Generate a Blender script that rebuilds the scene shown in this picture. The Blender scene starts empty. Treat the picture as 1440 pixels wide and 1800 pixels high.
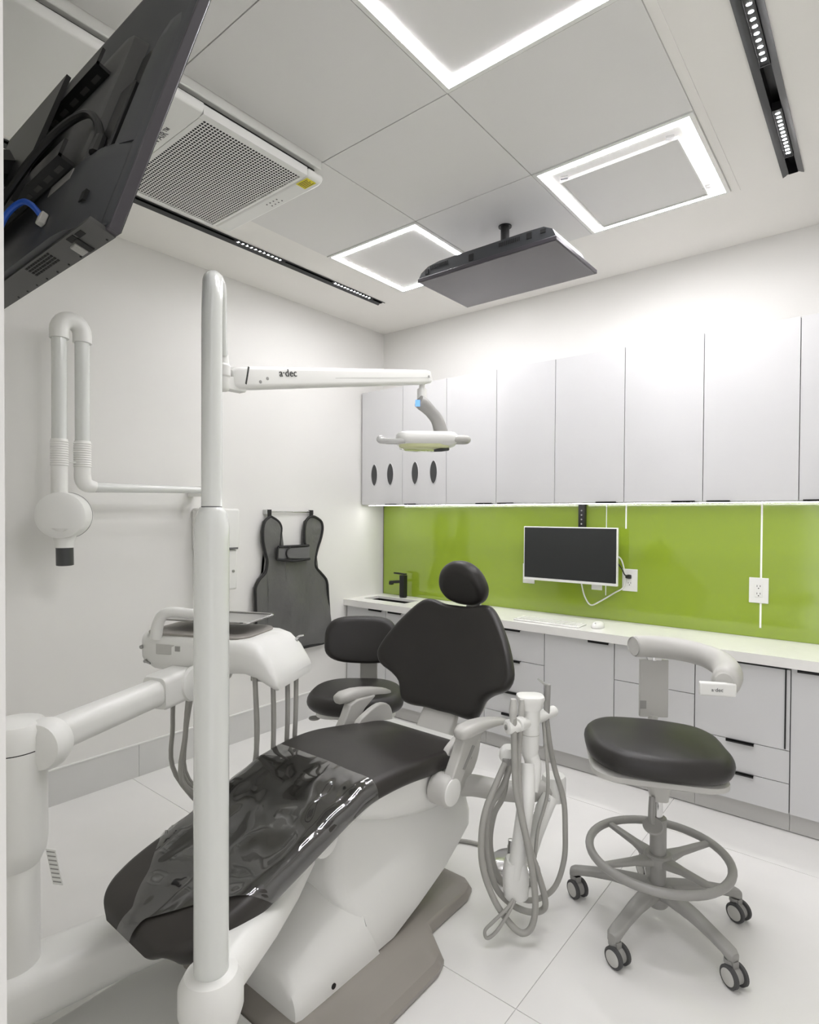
import bpy, bmesh, math, random
from mathutils import Vector, Matrix

# ------------------------------------------------------------------ camera, world, exposure
scene = bpy.context.scene
col = scene.collection
random.seed(4)

CAM_Z = 1.40
YAW, PITCH, ROLL = 0.681655898, -0.014089965, 0.00562936
Fw = Vector((-math.sin(YAW) * math.cos(PITCH), math.cos(YAW) * math.cos(PITCH), math.sin(PITCH)))
Rt = Vector((math.cos(YAW), math.sin(YAW), 0))
Up = Rt.cross(Fw)
R2 = math.cos(ROLL) * Rt + math.sin(ROLL) * Up
U2 = -math.sin(ROLL) * Rt + math.cos(ROLL) * Up
cam_data = bpy.data.cameras.new('camera')
cam = bpy.data.objects.new('camera', cam_data)
col.objects.link(cam)
M = Matrix(((R2.x, U2.x, -Fw.x, 0), (R2.y, U2.y, -Fw.y, 0), (R2.z, U2.z, -Fw.z, CAM_Z), (0, 0, 0, 1)))
cam.matrix_world = M
cam_data.sensor_fit = 'HORIZONTAL'
cam_data.sensor_width = 36.0
cam_data.lens = 36.0 * 1029.419 / 1440.0
cam_data.shift_y = 20.70 / 1440.0
cam_data.clip_start = 0.02
scene.camera = cam

world = bpy.data.worlds.new('world')
scene.world = world
world.use_nodes = True
world.node_tree.nodes['Background'].inputs['Color'].default_value = (1.0, 0.985, 1.02, 1)
world.node_tree.nodes['Background'].inputs['Strength'].default_value = 0.8      # even fill light through the open doorway, standing in for an unseen corridor

LED_STRENGTH = 42.0
UNDER_CABINET = 16.0
TRACK_CELL = 200.0
scene.view_settings.view_transform = 'Standard'
scene.view_settings.look = 'None'
scene.view_settings.gamma = 1.0
scene.view_settings.use_curve_mapping = False
scene.view_settings.exposure = 0.80
scene.cycles.max_bounces = 7
scene.cycles.diffuse_bounces = 5
scene.cycles.glossy_bounces = 4
scene.cycles.transparent_max_bounces = 8
scene.cycles.adaptive_threshold = 0.02

# ------------------------------------------------------------------ materials
def lin(c):
    return tuple((v / 255 / 12.92) if v / 255 <= 0.04045 else ((v / 255 + 0.055) / 1.055) ** 2.4 for v in c) + (1.0,)

MATS = {}
def mat(name, rgb, rough=0.5, metal=0.0, coat=0.0, vary=0.04, scale=6.0, bump=0.0, bscale=200.0, emit=0.0, spec=0.5,
        trans=0.0, ecol=None, bdist=0.004):
    m = bpy.data.materials.new(name)
    m.use_nodes = True
    nt = m.node_tree
    b = nt.nodes['Principled BSDF']
    c = lin(rgb)
    b.inputs['Base Color'].default_value = c
    b.inputs['Roughness'].default_value = rough
    b.inputs['Metallic'].default_value = metal
    b.inputs['Coat Weight'].default_value = coat
    b.inputs['Coat Roughness'].default_value = 0.08
    b.inputs['Specular IOR Level'].default_value = spec
    b.inputs['Transmission Weight'].default_value = trans
    tc = nt.nodes.new('ShaderNodeTexCoord')
    if vary > 0:
        n = nt.nodes.new('ShaderNodeTexNoise'); n.inputs['Scale'].default_value = scale; n.inputs['Detail'].default_value = 3
        nt.links.new(tc.outputs['Object'], n.inputs['Vector'])
        r = nt.nodes.new('ShaderNodeValToRGB')
        r.color_ramp.elements[0].position = 0.3; r.color_ramp.elements[1].position = 0.7
        r.color_ramp.elements[0].color = tuple(v * (1 - vary) for v in c[:3]) + (1,)
        r.color_ramp.elements[1].color = tuple(min(1, v * (1 + vary)) for v in c[:3]) + (1,)
        nt.links.new(n.outputs['Fac'], r.inputs['Fac'])
        nt.links.new(r.outputs['Color'], b.inputs['Base Color'])
    if bump > 0:
        n2 = nt.nodes.new('ShaderNodeTexNoise'); n2.inputs['Scale'].default_value = bscale; n2.inputs['Detail'].default_value = 4
        nt.links.new(tc.outputs['Object'], n2.inputs['Vector'])
        bp = nt.nodes.new('ShaderNodeBump'); bp.inputs['Strength'].default_value = bump; bp.inputs['Distance'].default_value = bdist
        nt.links.new(n2.outputs['Fac'], bp.inputs['Height'])
        nt.links.new(bp.outputs['Normal'], b.inputs['Normal'])
    if emit > 0:
        b.inputs['Emission Color'].default_value = ecol or (1, 1, 1, 1)
        b.inputs['Emission Strength'].default_value = emit
    MATS[name] = m
    return m

WALL = mat('wall_paint', (225, 224, 220), 0.7, vary=0.012, scale=2)
CEIL = mat('ceiling_paint', (236, 234, 229), 0.8, vary=0.01, scale=2)
PANEL = mat('ceiling_panel_white', (222, 221, 218), 0.55, vary=0.01, scale=3)
GROUT = mat('grout', (198, 197, 193), 0.8)
TILE = mat('porcelain_tile', (230, 229, 226), 0.24, vary=0.02, scale=3.5)
BASET = mat('baseboard_tile', (208, 208, 205), 0.35, vary=0.02, scale=5)
CABW = mat('cabinet_white', (208, 208, 208), 0.35, vary=0.006)
TOE = mat('toe_kick', (190, 189, 186), 0.4, vary=0.01)
QUARTZ = mat('quartz_white', (234, 233, 229), 0.2, vary=0.012, scale=20)
GREEN = mat('green_glass', (142, 165, 50), 0.12, coat=1.0, vary=0.02, scale=1.5)
STREAK = mat('reflection_streak', (250, 250, 246), 0.3)  # white colour of the painted-in reflection streaks on the splashback
BLACK = mat('black_metal', (22, 22, 22), 0.4)
BLACKGAP = mat('dark_gap', (18, 18, 18), 0.8)
VINYL = mat('black_vinyl', (40, 38, 36), 0.42, vary=0.08, scale=9, bump=0.06, bscale=350, spec=0.45)
VINYL2 = mat('chair_vinyl', (44, 41, 38), 0.4, vary=0.1, scale=8, bump=0.12, bscale=12, spec=0.45)
PLAST = mat('white_plastic', (228, 228, 224), 0.32, vary=0.008)
PLAST2 = mat('gloss_white_pole', (217, 219, 215), 0.16, coat=0.5, vary=0.006)
GREYP = mat('light_grey_plastic', (190, 189, 184), 0.45, vary=0.02)
GREYM = mat('mid_grey_plastic', (150, 149, 145), 0.42, vary=0.02)
STOOLG = mat('stool_grey', (150, 149, 145), 0.35, vary=0.02)
TAUPE = mat('base_taupe', (146, 141, 134), 0.3, vary=0.02)
TAUPE2 = mat('mat_taupe', (146, 142, 136), 0.55, vary=0.02)
HOSE = mat('hose_grey', (160, 159, 153), 0.45, vary=0.03, scale=30)
CHROME = mat('chrome', (215, 215, 215), 0.18, metal=1.0, vary=0.02)
STEEL = mat('steel', (178, 178, 176), 0.3, metal=1.0, vary=0.03)
TVBACK = mat('tv_back', (52, 54, 57), 0.45, vary=0.04)
TVRIM = mat('tv_rim', (58, 55, 60), 0.35, vary=0.03)
TVBOT = mat('tv_underside', (72, 72, 70), 0.5, vary=0.03)
SCREEN = mat('screen', (40, 42, 42), 0.25, vary=0.02)
SCREENG = mat('ceiling_screen', (86, 82, 82), 0.12, vary=0.02)
RUBBER = mat('rubber_dark', (70, 70, 70), 0.6, vary=0.05)
XDARK = mat('cone_grey', (62, 63, 64), 0.3, vary=0.02)
APRON = mat('apron_vinyl', (98, 98, 96), 0.36, vary=0.06, scale=5, bump=0.9, bscale=4.5, bdist=0.035)
APRONB = mat('apron_band', (100, 100, 100), 0.6, vary=0.03)
PIPING = mat('black_piping', (26, 26, 26), 0.6)
YELLOW = mat('yellow_label', (226, 214, 30), 0.5, vary=0.01)
BLUEC = mat('blue_cable', (40, 92, 196), 0.45)
GREYPRINT = mat('grey_print', (96, 96, 96), 0.6)
DARKPRINT = mat('dark_print', (52, 52, 50), 0.6)
LED = mat('led_strip', (255, 255, 255), 0.5, vary=0, emit=LED_STRENGTH, ecol=(1.0, 0.985, 1.02, 1))
ULED = mat('under_cabinet_led', (255, 255, 255), 0.5, vary=0, emit=UNDER_CABINET, ecol=(1, 0.985, 1.0, 1))
CELL = mat('track_cell', (255, 255, 255), 0.5, vary=0, emit=TRACK_CELL, ecol=(1, 0.985, 1.01, 1))
LENS = mat('lamp_lens', (214, 218, 168), 0.15, coat=0.6, vary=0.05, scale=30)
BLUEL = mat('blue_display', (60, 120, 200), 0.3, vary=0, emit=0.5, ecol=(0.25, 0.5, 0.9, 1))
ACRYL = mat('acrylic', (232, 232, 230), 0.15, coat=0.4, trans=0.4)

def film_material():
    m = bpy.data.materials.new('clear_film'); m.use_nodes = True
    nt = m.node_tree; nt.nodes.clear()
    out = nt.nodes.new('ShaderNodeOutputMaterial')
    mix = nt.nodes.new('ShaderNodeMixShader')
    tr = nt.nodes.new('ShaderNodeBsdfTransparent'); tr.inputs['Color'].default_value = (0.93, 0.93, 0.92, 1)
    gl = nt.nodes.new('ShaderNodeBsdfGlossy'); gl.inputs['Roughness'].default_value = 0.045
    fr = nt.nodes.new('ShaderNodeFresnel'); fr.inputs['IOR'].default_value = 2.1
    tc = nt.nodes.new('ShaderNodeTexCoord')
    mp = nt.nodes.new('ShaderNodeMapping'); mp.inputs['Scale'].default_value = (4, 1.6, 2)
    no = nt.nodes.new('ShaderNodeTexNoise'); no.inputs['Scale'].default_value = 2.2; no.inputs['Detail'].default_value = 1; no.inputs['Distortion'].default_value = 0.6
    bp = nt.nodes.new('ShaderNodeBump'); bp.inputs['Strength'].default_value = 1.0; bp.inputs['Distance'].default_value = 0.014
    nt.links.new(tc.outputs['Object'], mp.inputs['Vector']); nt.links.new(mp.outputs['Vector'], no.inputs['Vector'])
    nt.links.new(no.outputs['Fac'], bp.inputs['Height'])
    nt.links.new(bp.outputs['Normal'], gl.inputs['Normal']); nt.links.new(bp.outputs['Normal'], fr.inputs['Normal'])
    ad2 = nt.nodes.new('ShaderNodeMath'); ad2.operation = 'ADD'; ad2.use_clamp = True; ad2.inputs[1].default_value = 0.06
    nt.links.new(fr.outputs['Fac'], ad2.inputs[0]); nt.links.new(ad2.outputs[0], mix.inputs['Fac'])
    nt.links.new(tr.outputs['BSDF'], mix.inputs[1]); nt.links.new(gl.outputs['BSDF'], mix.inputs[2])
    nt.links.new(mix.outputs['Shader'], out.inputs['Surface'])
    return m
FILM = film_material()

# ------------------------------------------------------------------ object helpers
OFF = {}
def tag(o, label=None, cat=None, group=None, kind=None):
    if label: o['label'] = label
    if cat: o['category'] = cat
    if group: o['group'] = group
    if kind: o['kind'] = kind
    return o

def thing(name, loc, label, cat, group=None, kind=None):
    o = bpy.data.objects.new(name, None)
    col.objects.link(o)
    o.location = loc
    o.empty_display_size = 0.05
    OFF[o.name] = Vector(loc)
    return tag(o, label, cat, group, kind)

def build(name, geo, m, parent=None, smooth=True, bevel=0.0, seg=2, sub=0, angle=35, label=None):
    V, F = geo
    off = OFF[parent.name] if parent is not None else Vector((0, 0, 0))
    if parent is None:
        # origin at the base centre of a one-mesh thing
        xs = [v[0] for v in V]; ys = [v[1] for v in V]; zs = [v[2] for v in V]
        org = Vector(((min(xs) + max(xs)) / 2, (min(ys) + max(ys)) / 2, min(zs)))
    else:
        org = off
    me = bpy.data.meshes.new(name)
    me.from_pydata([tuple(Vector(v) - org) for v in V], [], F)
    bm = bmesh.new(); bm.from_mesh(me)
    bmesh.ops.recalc_face_normals(bm, faces=bm.faces)
    bm.to_mesh(me); bm.free()
    me.materials.append(m)
    if smooth:
        for p in me.polygons: p.use_smooth = True
        if sub == 0: me.set_sharp_from_angle(angle=math.radians(angle))
    me.update()
    o = bpy.data.objects.new(name, me)
    col.objects.link(o)
    if parent is not None:
        o.parent = parent
        OFF[o.name] = off
    else:
        o.location = org
        OFF[o.name] = org
    if bevel > 0:
        md = o.modifiers.new('bevel', 'BEVEL'); md.width = bevel; md.segments = seg; md.limit_method = 'ANGLE'; md.angle_limit = math.radians(40)
        md.harden_normals = False
    if sub > 0:
        md = o.modifiers.new('subdivision', 'SUBSURF'); md.levels = sub; md.render_levels = sub
    if label: o['label'] = label
    return o

def merge(*gs):
    V, F = [], []
    for v, f in gs:
        n = len(V); V += list(v); F += [tuple(i + n for i in q) for q in f]
    return V, F

def box(x0, x1, y0, y1, z0, z1):
    V = [(x0, y0, z0), (x1, y0, z0), (x1, y1, z0), (x0, y1, z0), (x0, y0, z1), (x1, y0, z1), (x1, y1, z1), (x0, y1, z1)]
    return V, [(0, 3, 2, 1), (4, 5, 6, 7), (0, 1, 5, 4), (1, 2, 6, 5), (2, 3, 7, 6), (3, 0, 4, 7)]

def obox(c, ax, ay, az):
    c = Vector(c); ax = Vector(ax); ay = Vector(ay); az = Vector(az)
    V = [tuple(c + i * ax + j * ay + k * az) for k in (-1, 1) for (i, j) in ((-1, -1), (1, -1), (1, 1), (-1, 1))]
    return V, [(0, 3, 2, 1), (4, 5, 6, 7), (0, 1, 5, 4), (1, 2, 6, 5), (2, 3, 7, 6), (3, 0, 4, 7)]

def loft(rings, cap=True, closed=True):
    n = len(rings[0]); V = [tuple(p) for r in rings for p in r]; F = []
    for i in range(len(rings) - 1):
        for j in range(n if closed else n - 1):
            k = (j + 1) % n
            F.append((i * n + j, i * n + k, (i + 1) * n + k, (i + 1) * n + j))
    if cap:
        F.append(tuple(reversed(range(n)))); F.append(tuple((len(rings) - 1) * n + j for j in range(n)))
    return V, F

def prism(poly, mapf, a0, a1):
    return loft([[mapf(u, v, a0) for u, v in poly], [mapf(u, v, a1) for u, v in poly]])

def crom(pts, n=6):
    pts = [Vector(p) for p in pts]
    out = []
    for i in range(len(pts) - 1):
        p0 = pts[i - 1] if i > 0 else pts[i] * 2 - pts[i + 1]
        p1, p2 = pts[i], pts[i + 1]
        p3 = pts[i + 2] if i + 2 < len(pts) else pts[i + 1] * 2 - pts[i]
        for k in range(n):
            t = k / n
            out.append(0.5 * ((2 * p1) + (p2 - p0) * t + (2 * p0 - 5 * p1 + 4 * p2 - p3) * t * t + (3 * p1 - p0 - 3 * p2 + p3) * t ** 3))
    out.append(pts[-1])
    return out

def tube(path, r, seg=12, n=6, curve=True, flat=1.0, flatdir=None, closed=False, cap=True):
    """round (or flattened) tube along a path; r may be a list for each control point"""
    P = crom(path, n) if curve else [Vector(p) for p in path]
    if isinstance(r, (list, tuple)):
        if curve:
            rr = []
            for i in range(len(path) - 1):
                for k in range(n): rr.append(r[i] + (r[i + 1] - r[i]) * k / n)
            rr.append(r[-1])
        else: rr = list(r)
    else: rr = [r] * len(P)
    rings = []; up = None
    for i, p in enumerate(P):
        t = (P[min(i + 1, len(P) - 1)] - P[max(i - 1, 0)])
        if t.length < 1e-9: t = Vector((0, 0, 1))
        t.normalize()
        if up is None:
            a = Vector(flatdir) if flatdir else (Vector((0, 0, 1)) if abs(t.z) < 0.9 else Vector((1, 0, 0)))
            up = (a - t * a.dot(t)).normalized()
        else:
            up = (up - t * up.dot(t)).normalized()
        s = t.cross(up)
        rings.append([p + rr[i] * (math.cos(2 * math.pi * k / seg) * s * flat + math.sin(2 * math.pi * k / seg) * up) for k in range(seg)])
    return loft(rings, cap=cap)

def lathe(prof, c=(0, 0, 0), axis=(0, 0, 1), seg=24, ref=None):
    """profile [(radius, distance along axis)]"""
    c = Vector(c); a = Vector(axis).normalized()
    u = Vector(ref) if ref else (Vector((1, 0, 0)) if abs(a.x) < 0.9 else Vector((0, 1, 0)))
    u = (u - a * u.dot(a)).normalized(); w = a.cross(u)
    rings = [[c + a * h + r * (math.cos(2 * math.pi * k / seg) * u + math.sin(2 * math.pi * k / seg) * w) for k in range(seg)] for r, h in prof]
    return loft(rings)

def cyl(p0, p1, r, seg=20):
    p0 = Vector(p0); p1 = Vector(p1)
    return lathe([(r, 0), (r, (p1 - p0).length)], p0, p1 - p0, seg)

def torus(c, R, r, axis=(0, 0, 1), seg=48, rs=12, flat=1.0):
    c = Vector(c); a = Vector(axis).normalized()
    u = Vector((1, 0, 0)) if abs(a.x) < 0.9 else Vector((0, 1, 0))
    u = (u - a * u.dot(a)).normalized(); w = a.cross(u)
    V, F = [], []
    for i in range(seg):
        th = 2 * math.pi * i / seg; d = math.cos(th) * u + math.sin(th) * w
        for k in range(rs):
            ph = 2 * math.pi * k / rs
            V.append(tuple(c + d * (R + r * math.cos(ph)) + a * (r * flat * math.sin(ph))))
    for i in range(seg):
        for k in range(rs):
            F.append((i * rs + k, i * rs + (k + 1) % rs, ((i + 1) % seg) * rs + (k + 1) % rs, ((i + 1) % seg) * rs + k))
    return V, F

def smooth_outline(pts, n=5):
    """closed Catmull-Rom through 2D points"""
    out = []; m = len(pts)
    P = [Vector((p[0], p[1], 0)) for p in pts]
    for i in range(m):
        p0, p1, p2, p3 = P[i - 1], P[i], P[(i + 1) % m], P[(i + 2) % m]
        for k in range(n):
            t = k / n
            q = 0.5 * ((2 * p1) + (p2 - p0) * t + (2 * p0 - 5 * p1 + 4 * p2 - p3) * t * t + (3 * p1 - p0 - 3 * p2 + p3) * t ** 3)
            out.append((q.x, q.y))
    return out

def pillow(outline, T, edge, mapf, crown=0.0, dish=0.0, centre=None):
    """padded cushion: closed 2D outline, thickness T, rounded edge; mapf(u, v, w) -> 3D"""
    n = len(outline)
    cx = sum(p[0] for p in outline) / n if centre is None else centre[0]
    cy = sum(p[1] for p in outline) / n if centre is None else centre[1]
    R = sum(math.hypot(p[0] - cx, p[1] - cy) for p in outline) / n
    prof = []
    for s, w in ((0.05, -1), (0.5, -1), (0.85, -1)):
        prof.append((s * (1 - edge / R), w * T / 2))
    for k in range(0, 11):
        a = math.radians(-90 + 18 * k)
        prof.append((1 - edge * (1 - math.cos(a)) / R, T / 2 * math.sin(a)))
    for s in (0.9, 0.75, 0.55, 0.3, 0.05):
        prof.append((s * (1 - edge / R), T / 2 + crown * (1 - s * s) - dish * (1 - s * s)))
    rings = [[mapf(cx + (p[0] - cx) * s, cy + (p[1] - cy) * s, w) for p in outline] for s, w in prof]
    return loft(rings)

def rrect(hw, hh, e, k=5):
    pts = []
    for cx, cy, a0 in ((hw - e, hh - e, 0), (-hw + e, hh - e, 90), (-hw + e, -hh + e, 180), (hw - e, -hh + e, 270)):
        for i in range(k + 1):
            a = math.radians(a0 + 90 * i / k)
            pts.append((cx + e * math.cos(a), cy + e * math.sin(a)))
    return pts

def text_geo(s, size, origin, right, up, depth=0.0006):
    cu = bpy.data.curves.new('lettering', 'FONT'); cu.body = s; cu.size = size; cu.extrude = depth; cu.resolution_u = 3
    ob = bpy.data.objects.new('lettering', cu); col.objects.link(ob)
    bpy.context.view_layer.update()
    me = bpy.data.meshes.new_from_object(ob.evaluated_get(bpy.context.evaluated_depsgraph_get()))
    r = Vector(right).normalized(); u = Vector(up).normalized(); nrm = r.cross(u); o0 = Vector(origin)
    V = [tuple(o0 + r * v.co.x + u * v.co.y + nrm * v.co.z) for v in me.vertices]
    F = [tuple(p.vertices) for p in me.polygons]
    bpy.data.objects.remove(ob); bpy.data.curves.remove(cu); bpy.data.meshes.remove(me)
    return V, F

def copy_tree(o, parent=None, loc=None, rot=None, **props):
    c = o.copy(); col.objects.link(c)
    OFF[c.name] = OFF[o.name]
    if parent is not None: c.parent = parent
    if loc is not None: c.location = loc
    if rot is not None: c.rotation_euler = (0, 0, rot)
    for k, v in props.items(): c[k] = v
    for ch in list(o.children): copy_tree(ch, c)
    return c

# ------------------------------------------------------------------ room shell
XL, YB, ZC = -3.08, 3.462, 2.823
XR = 0.95

tag(build('wall_left', box(XL - 0.1, XL, -0.2, YB + 0.1, 0, ZC + 0.12), WALL, smooth=False), 'warm white painted wall on the left behind the apron', 'wall', kind='structure')
tag(build('wall_back', box(XL, XR, YB, YB + 0.1, 0, ZC + 0.12), WALL, smooth=False), 'warm white back wall above and behind the white cabinets', 'wall', kind='structure')
tag(build('wall_right', box(XR, XR + 0.1, -0.2, YB + 0.1, 0, ZC + 0.12), WALL, smooth=False), 'white side wall at the right end of the cabinets', 'wall', kind='structure')
tag(build('wall_front', box(XL, -0.602, 0.02, 0.176, 0, ZC + 0.12), WALL, smooth=False), 'pale wall end of the doorway at the left picture edge', 'wall', kind='structure')

# floor: slab in grout colour with separate large porcelain tiles
fl = tag(build('floor', box(XL - 0.1, XR + 0.1, -1.6, YB + 0.1, -0.06, -0.0025), GROUT, smooth=False), 'pale floor of large satin porcelain tiles', 'floor', kind='structure')
def floor_tile(x0, x1, y0, y1):
    build('floor_tile', box(x0, x1, y0, y1, -0.003, 0.0), TILE, fl, smooth=False)
GX = [XL, -2.066, -0.795, 0.475, XR]
GY = [-1.6, -1.10, 0.186, 1.472, 2.758, YB]
g = 0.0012
for i in range(len(GX) - 1):
    for j in range(len(GY) - 1):
        floor_tile(GX[i] + g, GX[i + 1] - g, GY[j] + g, GY[j + 1] - g)

# ceiling with two long slots for the recessed black lighting channels
LS = (-2.672, -2.618, 0.30, 2.945)
RS = (-0.345, -0.279, 0.30, 2.890)
def ceil_quads():
    parts = []
    xs = [XL - 0.1, LS[0], LS[1], RS[0], RS[1], XR + 0.1]
    for i in range(5):
        if i in (1, 3):
            s = LS if i == 1 else RS
            parts += [box(xs[i], xs[i + 1], -0.2, s[2], ZC, ZC + 0.1), box(xs[i], xs[i + 1], s[3], YB + 0.1, ZC, ZC + 0.1)]
        else:
            parts.append(box(xs[i], xs[i + 1], -0.2, YB + 0.1, ZC, ZC + 0.1))
    return merge(*parts)
ce = tag(build('ceiling', ceil_quads(), CEIL, smooth=False), 'white plaster ceiling with a grid of square panels', 'ceiling', kind='structure')
CX = [-2.395, -1.770, -1.157, -0.535]
CY = [0.38, 1.00, 1.615, 2.215, 2.870]
LIGHTC = {(2, 3), (0, 3), (2, 1)}
ACC = {(0, 0), (0, 1)}
build('panel_backing', box(CX[0] - 0.002, CX[3] + 0.002, CY[0], CY[4] + 0.002, ZC - 0.002, ZC + 0.001), GROUT, ce, smooth=False)
for i in range(3):
    for j in range(4):
        if (i, j) in LIGHTC or (i, j) in ACC: continue
        build('ceiling_panel', box(CX[i] + 0.002, CX[i + 1] - 0.002, CY[j] + 0.002, CY[j + 1] - 0.002, ZC - 0.008, ZC - 0.001), PANEL, ce, smooth=False)
build('edge_trim', box(CX[3], CX[3] + 0.030, CY[0], CY[4] + 0.02, ZC - 0.004, ZC), CEIL, ce, smooth=False)
build('edge_trim', box(CX[0] - 0.03, CX[0], CY[0], CY[4] + 0.02, ZC - 0.005, ZC), CEIL, ce, smooth=False)
build('edge_trim', box(CX[0], CX[3], CY[4], CY[4] + 0.02, ZC - 0.005, ZC), CEIL, ce, smooth=False)

# tiled baseboard on the left wall
bb = thing('baseboard_left', (XL, 1.5, 0), 'grey tiled skirting along the foot of the left wall', 'baseboard', kind='structure')
for y0, y1 in ((0.18, 1.506), (1.506, 2.79), (2.79, 3.05)):
    build('skirting_tile', box(XL, XL + 0.010, y0 + 0.001, y1 - 0.001, 0.0, 0.172), BASET, bb, smooth=False)
build('skirting_trim', box(XL, XL + 0.013, 0.18, 3.05, 0.172, 0.178), PLAST, bb, smooth=False)

# ------------------------------------------------------------------ ceiling lights
def ring_xy(x0, x1, y0, y1, w, z0, z1):
    return merge(box(x0, x1, y0, y0 + w, z0, z1), box(x0, x1, y1 - w, y1, z0, z1), box(x0, x0 + w, y0 + w, y1 - w, z0, z1), box(x1 - w, x1, y0 + w, y1 - w, z0, z1))

def light_frame(i, j, label, inner):
    x0, x1, y0, y1 = CX[i] + 0.003, CX[i + 1] - 0.003, CY[j] + 0.003, CY[j + 1] - 0.003
    t = thing('frame_light', ((x0 + x1) / 2, (y0 + y1) / 2, ZC), label, 'ceiling light', 'square frame lights in the ceiling grid')
    build('outer_frame', ring_xy(x0, x1, y0, y1, 0.016, ZC - 0.0115, ZC), PLAST, t, smooth=False)
    build('light_strip', ring_xy(x0 + 0.016, x1 - 0.016, y0 + 0.016, y1 - 0.016, 0.030, ZC - 0.0112, ZC), LED, t, smooth=False)
    build('centre_panel', box(x0 + 0.048, x1 - 0.048, y0 + 0.048, y1 - 0.048, ZC - 0.009, ZC), PANEL, t, smooth=False)
    if inner:
        a = 0.075
        build('inner_frame', ring_xy(x0 + a, x1 - a, y0 + a + 0.03, y1 - a + 0.02, 0.006, ZC - 0.022, ZC - 0.009), PLAST, t, smooth=False)
        build('inner_panel', box(x0 + a + 0.006, x1 - a - 0.006, y0 + a + 0.036, y1 - a + 0.014, ZC - 0.016, ZC - 0.009), PANEL, t, smooth=False)
        for cx_, cy_ in ((x0 + 0.1, y0 + 0.09), (x1 - 0.1, y0 + 0.09), (x1 - 0.07, y1 - 0.12)):
            build('clip', obox((cx_, cy_, ZC - 0.014), (0.014, 0.004, 0), (-0.002, 0.006, 0), (0, 0, 0.005)), CHROME, t, smooth=False)
    return t
light_frame(2, 1, 'glowing square frame light cut off by the top picture edge', False)
light_frame(0, 3, 'glowing square frame light beside the ceiling-mounted screen', False)
light_frame(2, 3, 'glowing square frame light with an inner framed panel, near the right track', True)

# recessed linear tracks with rows of small reflector cells
def track(s, label, modules):
    x0, x1, y0, y1 = s
    t = thing('linear_track_light', ((x0 + x1) / 2, (y0 + y1) / 2, ZC), label, 'track light', 'black recessed linear lights')
    fw = 0.017
    f = merge(prism([(x0 - 0.004, ZC - 0.006), (x0 + fw, ZC + 0.004), (x0 + fw, ZC + 0.008), (x0 - 0.004, ZC - 0.002)], lambda u, v, a: (u, a, v), y0, y1 + 0.004))
    build('flange', f, XDARK, t, smooth=False)
    f = merge(prism([(x1 + 0.004, ZC - 0.006), (x1 - fw, ZC + 0.004), (x1 - fw, ZC + 0.008), (x1 + 0.004, ZC - 0.002)], lambda u, v, a: (u, a, v), y0, y1 + 0.004))
    build('flange', f, XDARK, t, smooth=False)
    ch = merge(box(x0 + fw - 0.002, x0 + fw, y0, y1, ZC + 0.004, ZC + 0.05), box(x1 - fw, x1 - fw + 0.002, y0, y1, ZC + 0.004, ZC + 0.05),
               box(x0 + fw, x1 - fw, y0, y1, ZC + 0.048, ZC + 0.05), box(x0 + fw, x1 - fw, y1 - 0.002, y1, ZC + 0.0, ZC + 0.05))
    build('channel', ch, BLACK, t, smooth=False)
    xm = (x0 + x1) / 2; hw = (x1 - x0) / 2 - fw - 0.001
    cell_mesh = None
    for (a, b, n) in modules:
        mo = build('light_module', merge(box(xm - hw, xm + hw, a, b, ZC + 0.004, ZC + 0.03), ring_xy(xm - hw, xm + hw, a, b, 0.0025, ZC + 0.001, ZC + 0.004)), BLACK, t, smooth=False)
        st = (b - a - 0.03) / n
        for k in range(n):
            yc = a + 0.015 + st * (k + 0.5)
            rr = hw * 0.46
            V = [(xm + rr * math.cos(q * math.pi / 8), yc + st * 0.14 * math.sin(q * math.pi / 8), ZC + 0.0035) for q in range(16)]
            V2 = [(x, y, ZC + 0.0042) for x, y, z in V]
            build('reflector_cell', loft([V, V2]), CELL, mo, smooth=False)
    return t
track(RS, 'black recessed track light with bright cells, right side of the ceiling', [(1.30, 2.155, 26), (2.408, 2.752, 12)])
track(LS, 'black recessed track light along the left wall, behind the air unit', [(1.80, 2.13, 11), (2.496, 2.86, 12)])

# ------------------------------------------------------------------ ceiling air unit
ZA = 2.720
ac = thing('air_purifier', (-2.09, 1.0, ZA), 'white ceiling air purifier with perforated grille and yellow label', 'air purifier')
AX0, AX1, AY0, AY1 = -2.425, -1.758, 0.40, 1.612
build('upper_housing', box(AX0 + 0.03, AX1 - 0.012, AY0, AY1, ZA + 0.062, ZC), PLAST, ac, bevel=0.004)
build('air_gap', box(AX0 + 0.045, AX1 - 0.035, AY0 + 0.02, AY1 - 0.02, ZA + 0.03, ZA + 0.064), BLACK, ac, smooth=False)
def ac_panel(y0, y1, front=False, back=False):
    poly = [(AX0, ZA + 0.04), (AX0 + 0.015, ZA + 0.004), (AX0 + 0.03, ZA), (AX1 - 0.03, ZA), (AX1 - 0.008, ZA + 0.006), (AX1, ZA + 0.022), (AX1 - 0.002, ZA + 0.036)]
    return prism(poly, lambda u, v, a: (u, a, v), y0, y1)
GY0, GY1, GXa, GXb = 1.083, 1.53, -2.415, -1.79
build('text_panel', ac_panel(AY0, GY0 - 0.001), PLAST, ac, bevel=0.003)
build('control_panel', ac_panel(GY1 + 0.001, AY1), PLAST, ac, bevel=0.012, seg=3)
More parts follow.
